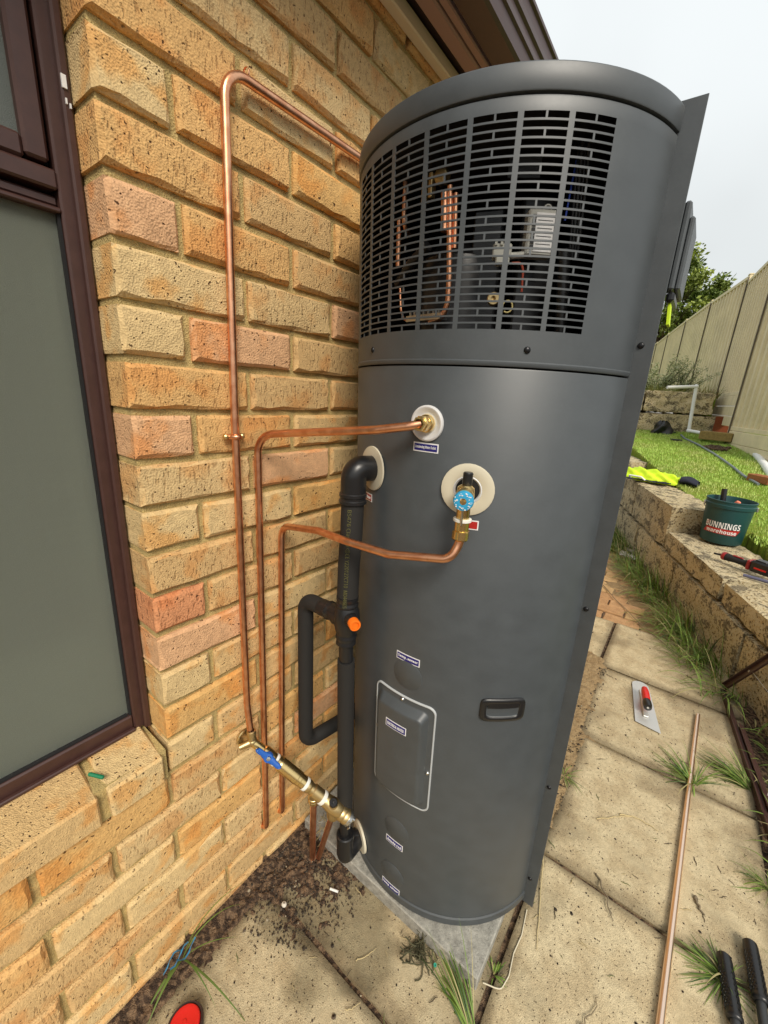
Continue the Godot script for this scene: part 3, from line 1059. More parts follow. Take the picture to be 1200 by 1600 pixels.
func build_fence() -> void:
	var posts := [at_az(7.2, 6.55, 1.16), at_az(3.07, 7.85, 1.16), at_az(1.2, 9.54, 1.70), at_az(-1.32, 11.4, 1.75), at_az(-3.12, 13.55, 1.85), at_az(-4.47, 15.9, 1.9), at_az(-5.35, 18.0, 1.95), at_az(-6.1, 20.1, 2.0)]
	var tops := [3.40, 3.46, 3.55, 3.55, 3.56, 3.57, 3.58, 3.6]
	var f := thing("sheet_metal_fence", "tall cream ribbed sheet metal boundary fence climbing beside the lawn", "fence", posts[1])
	for i in posts.size():
		var p: Vector3 = posts[i]
		var mb := Mb.new()
		var base := 0.85 if i < 2 else p.y - 0.35
		mb.box(Vector3(p.x, (base + tops[i] + 0.02) * 0.5, p.z), Vector3(0.05, tops[i] + 0.02 - base, 0.075), Basis(Vector3.UP, atan2(0.23, 0.97)), 0.004)
		part("post", mb, M.fence, f)
		var edge := Mb.new()  # dark strip standing in for the shadow line beside the post
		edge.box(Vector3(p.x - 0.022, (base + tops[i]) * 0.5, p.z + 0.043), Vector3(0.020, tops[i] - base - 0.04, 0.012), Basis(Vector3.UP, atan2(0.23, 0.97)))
		part("post_shadow_strip", edge, M.fence_shadow, f)
		var cap := Mb.new()
		cap.box(Vector3(p.x, tops[i] + 0.03, p.z), Vector3(0.062, 0.02, 0.088), Basis(Vector3.UP, atan2(0.23, 0.97)), 0.004)
		part("post_cap", cap, M.fence, f)
	for i in posts.size() - 1:
		var a: Vector3 = posts[i]
		var b: Vector3 = posts[i + 1]
		var bot: float = a.y if i != 1 else 1.66
		if i == 0: bot = 1.17
		var top: float = tops[i + 1] - 0.01 if i > 1 else tops[i]
		var d := Vector3(b.x - a.x, 0, b.z - a.z)
		var len_ := d.length()
		d = d.normalized()
		var o := d.cross(Vector3.UP)
		if o.x > 0.0: o = -o
		var A := Vector3(a.x, 0, a.z) + d * 0.04
		var prof := []
		var L := len_ - 0.08
		var ribs := maxi(int(L / 0.155), 4)
		for k in ribs:
			var s := L * k / ribs
			var q := L / ribs
			prof.append([s, 0.0]); prof.append([s + q * 0.60, 0.0]); prof.append([s + q * 0.68, 0.032]); prof.append([s + q * 0.92, 0.032])
		prof.append([L, 0.0])
		var sh := Mb.new()
		for k in prof.size() - 1:
			var p0: Vector3 = A + d * prof[k][0] + o * (prof[k][1] - 0.015)
			var p1: Vector3 = A + d * prof[k + 1][0] + o * (prof[k + 1][1] - 0.015)
			sh.poly([p0 + Vector3(0, bot, 0), p1 + Vector3(0, bot, 0), p1 + Vector3(0, top, 0), p0 + Vector3(0, top, 0)], o)
		part("sheet_panel", sh, M.fence, f)
		var yaw := Basis(o, Vector3.UP, d)
		for h in [bot, top]:
			var rl := Mb.new()
			rl.box(A + d * L * 0.5 + Vector3(0, h, 0), Vector3(0.048, 0.055, L + 0.02), yaw, 0.004)
			part("rail", rl, M.fence, f)
		if i < 2:
			var nb := 3
			for k in nb:
				var pl := Mb.new()
				var y1: float = bot - 0.03 - 0.148 * k
				if i == 0: y1 = bot - 0.035 - 0.17 * k
				var hgt := 0.142 if i == 1 else 0.165
				pl.box(A + d * L * 0.5 + o * 0.006 + Vector3(0, y1 - hgt * 0.5, 0), Vector3(0.045, hgt, L + 0.03), yaw, 0.005)
				part("plinth_board", pl, M.fence, f)

# ---- heat pump water heater -------------------------------------------------
const TR := 0.2982
const TY := 0.045
var tank_tf: Transform3D
var heater: Node3D

func cy(az: float, h: float, r: float) -> Vector3:
	# a point of the heater in its own axes: angle from x towards z in degrees, height over its foot, radius
	var a := deg_to_rad(az)
	return Vector3(cos(a) * r, h, sin(a) * r)

func tw(az: float, y: float, r: float) -> Vector3:
	return tank_tf * cy(az, y - TY, r)

func curved_plate(mb: Mb, a0: float, a1: float, h0: float, h1: float, r: float, thick := 0.0, segs := 6) -> void:
	var ro := r + thick
	var p := PackedVector3Array()
	for h in [h0, h1]:
		for i in segs + 1:
			p.append(cy(lerpf(a0, a1, float(i) / segs), h, ro))
	mb.grid(p, segs + 1, 2, func(q): return Vector3(q.x, 0, q.z))
	if thick > 0.0:
		for i in segs:
			var b0 := lerpf(a0, a1, float(i) / segs)
			var b1 := lerpf(a0, a1, float(i + 1) / segs)
			mb.poly([cy(b0, h0, r), cy(b1, h0, r), cy(b1, h0, ro), cy(b0, h0, ro)], Vector3.DOWN)
			mb.poly([cy(b0, h1, r), cy(b1, h1, r), cy(b1, h1, ro), cy(b0, h1, ro)], Vector3.UP)
		for b in [[a0, -1.0], [a1, 1.0]]:
			var tn: Vector3 = Vector3(-sin(deg_to_rad(b[0])), 0, cos(deg_to_rad(b[0]))) * b[1]
			mb.poly([cy(b[0], h0, r), cy(b[0], h1, r), cy(b[0], h1, ro), cy(b[0], h0, ro)], tn)

func text_mesh(s: String, height: float, width := 0.0, font := "Droid Sans", bold := false, depth := 0.0006) -> Array:
	var f := SystemFont.new()
	f.font_names = PackedStringArray([font])
	if bold: f.font_weight = 700
	var t := TextMesh.new()
	t.text = s
	t.font = f
	t.font_size = 48
	t.pixel_size = 0.01
	t.depth = 0.02
	t.curve_step = 3.0
	var a := t.get_mesh_arrays()
	var v: PackedVector3Array = a[Mesh.ARRAY_VERTEX]
	var lo := Vector3.INF
	var hi := -Vector3.INF
	for p in v:
		lo = lo.min(p); hi = hi.max(p)
	var ky := height / (hi.y - lo.y)
	var kx := ky if width <= 0.0 else width / (hi.x - lo.x)
	for i in v.size():
		v[i] = Vector3((v[i].x - (lo.x + hi.x) * 0.5) * kx, (v[i].y - (lo.y + hi.y) * 0.5) * ky, (v[i].z + 0.01) / 0.02 * depth)
	return [v, a[Mesh.ARRAY_INDEX]]

func add_text(mb: Mb, t: Array, f: Callable) -> void:
	var v: PackedVector3Array = t[0]
	var ix: PackedInt32Array = t[1]
	for k in range(0, ix.size(), 3):
		var p: Vector3 = f.call(v[ix[k]])
		var q: Vector3 = f.call(v[ix[k + 1]])
		var r: Vector3 = f.call(v[ix[k + 2]])
		var g := (r - p).cross(q - p).normalized()
		var b := mb.v.size()
		mb.vert(p, g); mb.vert(q, g); mb.vert(r, g)
		mb.idx.append_array(PackedInt32Array([b, b + 1, b + 2]))

func sticker(w: Node3D, text: String, az: float, y: float, wide: float, high: float, m: Material, called := "label_sticker", bold := true) -> void:
	var h := y - TY
	var half := rad_to_deg(wide * 0.5 / TR)
	var mb := Mb.new()
	curved_plate(mb, az - half, az + half, h - high * 0.5, h + high * 0.5, TR + 0.0004, 0.0005)
	var o := part(called, mb, M.white, w)
	var b := Mb.new()
	var e := 0.0022
	var he := rad_to_deg((wide * 0.5 - e) / TR)
	curved_plate(b, az - he, az + he, h - high * 0.5 + e, h + high * 0.5 - e, TR + 0.0011, 0.0003)
	part("label_field", b, m, o)
	if text:
		var tx := Mb.new()
		add_text(tx, text_mesh(text, high * 0.40, wide - 4.0 * e, "Droid Sans", bold), func(p): return cy(az - rad_to_deg(p.x / TR), h + p.y, TR + 0.0015 + p.z))
		part("label_text", tx, M.white, o)

func disc_at(mb: Mb, prof: Array, az: float, y: float, segs := 32, r := TR) -> void:
	var d := cy(az, 0, 1.0)
	mb.lathe(prof, cy(az, y - TY, r), d, segs)

func build_heater() -> void:
	var pad := thing("concrete_pad", "pale grey square concrete pad under the grey water heater", "pad", Vector3(0.31, 0, -0.672))
	var pm := Mb.new()
	pm.box(Vector3(0.319, 0.0225, -0.6745), Vector3(0.602, 0.044, 0.603), Basis.IDENTITY, 0.0025)
	part("slab", pm, M.pad, pad)

	# it leans a little, its rims still level
	tank_tf = Transform3D(Basis(Vector3.RIGHT, Vector3(-0.0049, 1.0, 0.0376), Vector3.BACK), Vector3(0.358, TY, -0.6777))
	var w := thing("water_heater", "tall dark grey cylindrical heat pump water heater with a slotted vent grille", "water heater", tank_tf.origin)
	heater = w
	var G0 := 39.9
	var GP := 13.1
	var GH0 := 1.4335
	var GH1 := 1.7045
	var mb := Mb.new()
	mb.lathe([[0.0, 0.002], [0.299, 0.002], [0.3015, 0.005], [0.3015, 0.026], [0.2985, 0.030]], Vector3.ZERO, Vector3.UP, 96)
	part("base_ring", mb, M.tank, w)
	mb = Mb.new()
	mb.lathe([[0.2982, 0.030], [0.2982, 1.3745], [0.2972, 1.3765], [0.294, 1.377]], Vector3.ZERO, Vector3.UP, 128)
	part("lower_casing", mb, M.tank, w)
	mb = Mb.new()
	mb.lathe([[0.294, 1.379], [0.2990, 1.3795], [0.2998, 1.381], [0.2998, 1.386], [0.2982, 1.388], [0.2982, GH0]], Vector3.ZERO, Vector3.UP, 128)
	mb.lathe([[0.2982, GH1], [0.2982, 1.7195], [0.2972, 1.722], [0.294, 1.7225]], Vector3.ZERO, Vector3.UP, 128)
	var a_end := G0 + 7.0 * GP
	mb.lathe([[0.2982, GH0], [0.2982, GH1]], Vector3.ZERO, Vector3.UP, 96, deg_to_rad(a_end), deg_to_rad(360.0 + G0))
	part("upper_casing", mb, M.tank, w)
	mb = Mb.new()
	mb.lathe([[0.294, 1.7245], [0.2995, 1.7255], [0.3003, 1.727], [0.3003, 1.7545], [0.2997, 1.7560], [0.2985, 1.7568], [0.294, 1.7570], [0.0, 1.757]], Vector3.ZERO, Vector3.UP, 128)
	part("top_cap", mb, M.tank, w)
	# vent grille: 7 columns, 27 rows of slots, every other row split by a post
	mb = Mb.new()
	var rows := 27
	var pitch := (GH1 - GH0 + 0.0024) / rows
	var bar := 0.0026
	var th := 0.0016
	for c in 7:
		var a0 := G0 + GP * c
		var a1 := a0 + 11.55
		curved_plate(mb, a1, a0 + GP, GH0, GH1, TR - th, th, 2)
		for r in rows - 1:
			var h := GH0 + pitch * (r + 1) - bar
			curved_plate(mb, a0, a1, h, h + bar, TR - th, th, 6)
		for r in range(0, rows, 2):
			var am := a0 + 11.55 * 0.5
			curved_plate(mb, am - 0.28, am + 0.28, GH0 + pitch * r, GH0 + pitch * (r + 1) - bar, TR - th, th, 1)
	part("vent_grille", mb, M.tank, w)
	# added black lining: paints the shade inside the compartment behind the grille
	mb = Mb.new()
	mb.lathe([[0.285, 1.39], [0.285, 1.72]], Vector3.ZERO, Vector3.UP, 60, deg_to_rad(a_end + 2.0), deg_to_rad(358.0 + G0))
	mb.lathe([[0.0, 1.392], [0.29, 1.392]], Vector3.ZERO, Vector3.UP, 40)
	mb.lathe([[0.29, 1.719], [0.0, 1.719]], Vector3.ZERO, Vector3.UP, 40)
	part("compartment_shade_lining", mb, M.void, w)
	internals(w)
	# cover column on the right flank
	mb = Mb.new()
	mb.box(Vector3(0.3010, 0.877, 0.0690), Vector3(0.035, 1.774, 0.0022), Basis.IDENTITY, 0.0006)
	mb.box(Vector3(0.2900, 0.872, -0.0015), Vector3(0.022, 1.764, 0.136), Basis.IDENTITY, 0.0015)
	part("cover_column", mb, M.tank, w)
	var sl := Mb.new()
	sl.box(Vector3(0.2815, 0.872, 0.0705), Vector3(0.003, 1.76, 0.001))
	part("column_seam", sl, M.void, w)
	for h in [0.088, 0.42, 0.92, 1.43]:
		var sc := Mb.new()
		sc.lathe([[0.0, 0.0035], [0.003, 0.0033], [0.0048, 0.002], [0.0055, 0.0]], Vector3(0.2985, h, 0.07), Vector3.BACK, 14)
		part("screw", sc, M.screw, w)
	mb = Mb.new()
	mb.box(Vector3(0.3205, 1.580, -0.01), Vector3(0.010, 0.125, 0.116), Basis.IDENTITY, 0.003)
	mb.box(Vector3(0.329, 1.571, -0.012), Vector3(0.009, 0.105, 0.10), Basis.IDENTITY, 0.003)
	part("display_box", mb, M.tank, w)
	mb = Mb.new()
	mb.box(Vector3(0.323, 1.508, 0.0), Vector3(0.012, 0.016, 0.09), Basis.IDENTITY, 0.004)
	part("display_bracket", mb, M.black, w)
	mb = Mb.new()
	mb.box(Vector3(0.325, 1.485, 0.02), Vector3(0.004, 0.036, 0.03), Basis(Vector3.BACK, 0.12))
	part("yellow_tag", mb, M.hivis, w)
	# casing screws
	for q in [[114.9, 1.451], [56.1, 1.450]]:
		var sc := Mb.new()
		disc_at(sc, [[0.0, 0.0035], [0.003, 0.0033], [0.0048, 0.002], [0.0055, 0.0]], q[0], q[1], 14)
		part("screw", sc, M.screw, w)
	# ports
	mb = Mb.new()
	disc_at(mb, [[0.0315, 0.0], [0.0312, 0.004], [0.0285, 0.0055], [0.0255, 0.005], [0.0215, 0.0015], [0.017, 0.001]], 85.5, 1.326)
	var cr := part("condensate_port", mb, M.grey_plastic, w)
	mb = Mb.new()
	disc_at(mb, [[0.0172, 0.001], [0.0168, 0.003], [0.0, 0.003]], 85.5, 1.326)
	part("cream_boss", mb, M.cream, cr)
	mb = Mb.new()
	disc_at(mb, [[0.047, 0.0], [0.0465, 0.003], [0.0455, 0.0035], [0.0265, 0.0035], [0.0255, 0.003], [0.0245, -0.012], [0.0, -0.014]], 69.7, 1.2175)
	var cw := part("outlet_collar", mb, M.cream, w)
	mb = Mb.new()
	disc_at(mb, [[0.0255, 0.0032], [0.0235, 0.0042], [0.0225, 0.003], [0.021, 0.001]], 69.7, 1.2175)
	part("grommet", mb, M.grey_plastic, cw)
	mb = Mb.new()
	disc_at(mb, [[0.0205, 0.0022], [0.0, 0.0020]], 69.7, 1.2175)
	part("dark_opening", mb, M.void, cw)
	mb = Mb.new()
	disc_at(mb, [[0.046, 0.0], [0.0455, 0.003], [0.0445, 0.0035], [0.0, 0.0036]], 112.5, 1.222)
	part("outlet_collar", mb, M.cream, w)
	mb = Mb.new()
	disc_at(mb, [[0.044, 0.0], [0.0435, 0.006], [0.0425, 0.0065], [0.0, 0.0066]], 117.5, 0.112)
	part("inlet_collar", mb, M.cream, w)
	# stickers
	sticker(w, "Condensing Water Outlet", 85.6, 1.2835, 0.050, 0.0165, M.blue_label, "label_sticker", false)
	sticker(w, "Temp. sensor", 87.8, 0.827, 0.058, 0.019, M.blue_label)
	sticker(w, "Anode rod", 89.6, 0.254, 0.052, 0.021, M.blue_label)
	sticker(w, "Temp. sensor", 90.4, 0.082, 0.058, 0.021, M.blue_label)
	sticker(w, "", 68.3, 1.1535, 0.036, 0.018, M.red_label)
	sticker(w, "Hot Water", 116.2, 1.157, 0.038, 0.017, M.red_label)
	# blanked round plugs
	for q in [[87.6, 0.785, 0.0355], [88.9, 0.305, 0.036], [90.0, 0.135, 0.036]]:
		mb = Mb.new()
		disc_at(mb, [[q[2], -0.004], [q[2], 0.0012], [q[2] - 0.0015, 0.0022], [0.0, 0.0030]], q[0], q[1], 36, TR - 0.0005)
		# bend the flat plug round the casing
		for i in mb.v.size():
			var p := mb.v[i]
			var tn: Vector3 = Vector3(-sin(deg_to_rad(q[0])), 0, cos(deg_to_rad(q[0])))
			var s := p.dot(tn)
			mb.v[i] = p - cy(q[0], 0, 1.0) * (TR - sqrt(maxf(TR * TR - s * s, 0.0)))
		part("round_plug", mb, M.tank, w)
	heater_cover(w)
	# moulded carrying handle
	mb = Mb.new()
	var HA := 47.4
	var HH := 0.752 - TY
	var ring := func(hw: float, hh: float, rr: float, out: float) -> PackedVector3Array:
		var p := PackedVector3Array()
		for k in 32:
			var a := TAU * k / 32.0
			var sx := signf(cos(a)) * pow(absf(cos(a)), 0.35) * hw
			var sy := signf(sin(a)) * pow(absf(sin(a)), 0.35) * hh
			p.append(cy(HA - rad_to_deg(sx / TR), HH + sy, rr + out))
		return p
	var P := PackedVector3Array()
	P.append_array(ring.call(0.0485, 0.0285, TR, -0.001))
	P.append_array(ring.call(0.0475, 0.0275, TR, 0.0055))
	P.append_array(ring.call(0.0365, 0.0195, TR, 0.006))
	P.append_array(ring.call(0.0350, 0.0180, TR, 0.002))
	mb.grid(P, 32, 4, func(q): return Vector3(q.x, 0, q.z), true)
	var hn := part("carry_handle", mb, M.black, w)
	mb = Mb.new()
	P = PackedVector3Array()
	P.append_array(ring.call(0.0350, 0.0180, TR, 0.003))
	P.append_array(ring.call(0.0330, 0.0165, TR, 0.0012))
	P.append_array(ring.call(0.0005, 0.0004, TR, 0.0010))
	mb.grid(P, 32, 3, func(q): return Vector3(q.x, 0, q.z), true)
	part("handle_recess", mb, M.tank, hn)
	mb = Mb.new()
	curved_plate(mb, HA - 6.3, HA + 6.3, HH + 0.006, HH + 0.019, TR + 0.0015, 0.004)
	part("grip_lip", mb, M.black, hn)

func heater_cover(w: Node3D) -> void:
	# raised element cover with a pale gasket round it
	var AZ := 88.9
	var HC := 0.575 - TY
	var ring := func(hw: float, hh: float, out: float, rc: float) -> PackedVector3Array:
		var p := PackedVector3Array()
		for q in [[1, 1], [-1, 1], [-1, -1], [1, -1]]:
			for k in 7:
				var a0 := atan2(q[1], q[0]) - PI / 4.0
				var a := a0 + PI * 0.5 * k / 6.0
				var sx: float = q[0] * (hw - rc) + cos(a) * rc
				var sy: float = q[1] * (hh - rc) + sin(a) * rc
				p.append(cy(AZ - rad_to_deg(sx / TR), HC + sy, TR + out))
			# points along the straight edge so that it follows the curve
			var nx: Array = {[1, 1]: [-1, 1], [-1, 1]: [-1, -1], [-1, -1]: [1, -1], [1, -1]: [1, 1]}[q]
			for k in range(1, 6):
				var f := k / 6.0
				var pa := Vector2(q[0] * (hw - (rc if q[0] != nx[0] else 0.0)), q[1] * (hh - (rc if q[1] != nx[1] else 0.0)))
				var pb := Vector2(nx[0] * (hw - (rc if q[0] != nx[0] else 0.0)), nx[1] * (hh - (rc if q[1] != nx[1] else 0.0)))
				var pp := pa.lerp(pb, f)
				p.append(cy(AZ - rad_to_deg(pp.x / TR), HC + pp.y, TR + out))
		return p
	var n := 48
	var outf := func(q): return Vector3(q.x, 0, q.z)
	var mb := Mb.new()
	var P := PackedVector3Array()
	P.append_array(ring.call(0.0805, 0.1535, 0.0, 0.018))
	P.append_array(ring.call(0.0800, 0.1530, 0.0035, 0.018))
	P.append_array(ring.call(0.0775, 0.1505, 0.0042, 0.0165))
	P.append_array(ring.call(0.0765, 0.1495, 0.0025, 0.016))
	mb.grid(P, n, 4, outf, true)
	var gk := part("cover_gasket", mb, M.seal, w)
	mb = Mb.new()
	P = PackedVector3Array()
	P.append_array(ring.call(0.0768, 0.1498, 0.0022, 0.016))
	P.append_array(ring.call(0.0660, 0.1380, 0.0026, 0.014))
	P.append_array(ring.call(0.0640, 0.1350, 0.0055, 0.014))
	P.append_array(ring.call(0.0560, 0.1250, 0.0205, 0.012))
	P.append_array(ring.call(0.0530, 0.1215, 0.0225, 0.011))
	P.append_array(ring.call(0.0480, 0.1165, 0.0230, 0.010))
	P.append_array(ring.call(0.0300, 0.0800, 0.0231, 0.008))
	P.append_array(ring.call(0.0010, 0.0010, 0.0232, 0.0004))
	mb.grid(P, n, 8, outf, true)
	var cv := part("element_cover", mb, M.tank, w)
	for q in [[0.0, 0.1445], [0.0715, -0.03], [-0.0715, 0.02]]:
		var sc := Mb.new()
		var az: float = AZ - rad_to_deg(q[0] / TR)
		sc.lathe([[0.0, 0.0045], [0.0025, 0.0042], [0.0042, 0.0025], [0.0048, 0.0]], cy(az, HC + q[1], TR + 0.0024), cy(az, 0, 1), 14)
		part("screw", sc, M.chrome, cv)
	# its sticker, lying on the raised face
	var r := TR + 0.0232
	var mbs := Mb.new()
	var az2 := AZ + 0.4
	var hh := 0.655 - TY
	curved_plate(mbs, az2 - 4.9, az2 + 4.9, hh - 0.0105, hh + 0.0105, r + 0.0004, 0.0005)
	var st := part("label_sticker", mbs, M.white, cv)
	mbs = Mb.new()
	curved_plate(mbs, az2 - 4.5, az2 + 4.5, hh - 0.0085, hh + 0.0085, r + 0.0011, 0.0003)
	part("label_field", mbs, M.blue_label, st)
	mbs = Mb.new()
	add_text(mbs, text_mesh("ELECTRICAL HEATER", 0.0075, 0.044, "Droid Sans", true), func(p): return cy(az2 - rad_to_deg(p.x / r), hh + p.y, r + 0.0015 + p.z))
	part("label_text", mbs, M.white, st)

func internals(w: Node3D) -> void:
	# what shows behind the grille; angles and heights in the heater's own axes
	var ct := func(pts: Array, r: float, rad: float, m: Material, called: String) -> void:
		var path := []
		for q in pts:
			path.append(cy(q[0], q[1] - TY, q[2] if q.size() > 2 else r))
		var mb := Mb.new()
		mb.tube(fillet(path, 0.02, 4), rad, 10)
		part(called, mb, m, w)
	ct.call([[114.8, 1.735], [114.7, 1.668], [118.0, 1.66, 0.22]], 0.24, 0.0042, M.copper, "copper_tube")
	ct.call([[119.0, 1.682], [118.8, 1.606]], 0.24, 0.0048, M.copper, "copper_tube")
	ct.call([[89.0, 1.70], [88.0, 1.638], [86.7, 1.571], [86.5, 1.53], [88.6, 1.505], [95, 1.50]], 0.24, 0.0048, M.copper, "copper_tube")
	ct.call([[86.9, 1.69], [85.9, 1.612]], 0.235, 0.0042, M.copper, "copper_tube")
	ct.call([[90.5, 1.69], [89.6, 1.635]], 0.245, 0.0062, M.copper, "copper_tube")
	ct.call([[115.9, 1.567], [114.5, 1.53], [111.0, 1.508], [107.1, 1.508]], 0.24, 0.0022, M.copper, "copper_tube")
	ct.call([[62.3, 1.586], [58.5, 1.587], [57.6, 1.575], [57.2, 1.545]], 0.235, 0.0018, mat(Color(0.35, 0.05, 0.02), 0.5), "red_wire")
	ct.call([[39.8, 1.74], [40.6, 1.707], [41.4, 1.655]], 0.22, 0.0016, mat(Color(0.02, 0.06, 0.4), 0.4), "blue_wire")
	for k in 4:
		ct.call([[40.5 - k * 0.6, 1.755], [39.8 - k * 0.9, 1.704], [37.6 - k * 0.5, 1.60]], 0.225 + 0.004 * k, 0.0022, M.tank_dark if k % 2 else M.black, "cable")
	var mb := Mb.new()
	var path := []
	var rad := []
	for i in 60:
		var f := i / 59.0
		path.append(cy(lerpf(42.0, 37.9, f), lerpf(1.61, 1.475, f) - TY, 0.235))
		rad.append(0.0105 if i % 2 else 0.0085)
	mb.tube(path, rad, 12)
	part("corrugated_conduit", mb, M.black, w)
	ct.call([[121, 1.578], [109, 1.604], [99, 1.624]], 0.235, 0.009, M.black, "black_hose")
	# compressor shell
	mb = Mb.new()
	mb.lathe([[0.0, 0.20], [0.05, 0.195], [0.075, 0.17], [0.08, 0.14], [0.08, 0.0]], cy(100, 1.40, 0.135), Vector3.UP, 32)
	part("compressor", mb, M.black, w)
	mb = Mb.new()
	mb.box(cy(98, 1.508 - TY, 0.235), Vector3(0.08, 0.010, 0.02), Basis(Vector3.UP, deg_to_rad(-8.0)))
	for k in 7:
		mb.box(cy(105.5 - k * 2.6, 1.514 - TY, 0.243), Vector3(0.004, 0.010, 0.004))
	part("terminal_strip", mb, M.chrome, w)
	mb = Mb.new()
	mb.lathe([[0.013, -0.006], [0.013, 0.006], [0.008, 0.008], [0.0, 0.008]], cy(93.8, 1.719 - TY, 0.235), cy(93.8, 0, 1), 6)
	mb.box(cy(97.6, 1.708 - TY, 0.24), Vector3(0.007, 0.035, 0.012), Basis(Vector3.UP, deg_to_rad(-7.0)), 0.001)
	mb.box(cy(101.0, 1.706 - TY, 0.24), Vector3(0.012, 0.04, 0.008), Basis(Vector3.UP, deg_to_rad(-10.0)), 0.001)
	part("reversing_valve", mb, M.brass_dull, w)
	# control box with a printed plate
	var bz := Basis(Vector3.UP, deg_to_rad(90.0 - 51.3))
	mb = Mb.new()
	mb.box(cy(51.3, 1.634 - TY, 0.212), Vector3(0.046, 0.066, 0.022), bz, 0.003)
	mb.lathe([[0.007, 0.0], [0.007, 0.004], [0.005, 0.004], [0.005, 0.0]], cy(49.5, 1.668 - TY, 0.216), cy(49.5, 0, 1), 14)
	var cbx := part("control_box", mb, mat(Color(0.42, 0.42, 0.38), 0.5), w)
	mb = Mb.new()
	mb.box(bz * Vector3(0.004, 0, 0) + cy(51.3, 1.634 - TY, 0.2237), Vector3(0.030, 0.054, 0.001), bz)
	part("printed_plate", mb, M.white, cbx)
	mb = Mb.new()
	for k in 9:
		mb.box(bz * Vector3(0.004, 0.022 - k * 0.0055, 0) + cy(51.3, 1.634 - TY, 0.2243), Vector3(0.024, 0.0009, 0.0006), bz)
	for k in 8:
		mb.box(bz * Vector3(-0.014, 0.022 - k * 0.006, 0) + cy(51.3, 1.634 - TY, 0.2241), Vector3(0.0055, 0.004, 0.0008), bz)
	part("plate_print", mb, M.black, cbx)
	var bq := Basis(Vector3.UP, deg_to_rad(90.0 - 66.0))
	mb = Mb.new()
	mb.box(cy(66.5, 1.604 - TY, 0.226), Vector3(0.030, 0.020, 0.020), bq, 0.002)
	mb.box(cy(66.0, 1.590 - TY, 0.228), Vector3(0.022, 0.010, 0.018), bq, 0.002)
	mb.tube([cy(63.0, 1.598 - TY, 0.228), cy(57.8, 1.600 - TY, 0.228)], 0.005, 10)
	for k in 3:
		mb.box(cy(69.0 - k * 2.2, 1.614 - TY, 0.236), Vector3(0.004, 0.006, 0.006), bq)
	part("cable_connector", mb, mat(Color(0.45, 0.45, 0.40), 0.5), w)
	mb = Mb.new()
	mb.lathe([[0.0105, -0.004], [0.0105, 0.003], [0.009, 0.005], [0.004, 0.005], [0.0, 0.002]], cy(67.9, 1.533 - TY, 0.238), cy(67.9, 0, 1), 16)
	part("brass_nut", mb, M.brass_dull, w)
	mb = Mb.new()
	var rp := []
	for k in 13:
		var a := TAU * k / 14.0
		rp.append(cy(62.2 + rad_to_deg(cos(a) * 0.008 / 0.238), 1.522 - TY + sin(a) * 0.009, 0.238))
	mb.tube(rp, 0.0014, 6)
	part("yellow_lead", mb, mat(Color(0.6, 0.5, 0.2), 0.5), w)
	mb = Mb.new()
	mb.box(cy(60.5, 1.727 - TY, 0.205), Vector3(0.05, 0.028, 0.004), Basis(Vector3.UP, deg_to_rad(30.0)))
	part("component_plate", mb, M.tank_dark, w)
	mb = Mb.new()
	mb.box(cy(75.0, 1.56 - TY, 0.17), Vector3(0.05, 0.24, 0.03), Basis(Vector3.UP, deg_to_rad(15.0)), 0.003)
	mb.box(cy(47.0, 1.56 - TY, 0.16), Vector3(0.06, 0.28, 0.03), Basis(Vector3.UP, deg_to_rad(40.0)), 0.003)
	part("inner_bracket", mb, M.black, w)

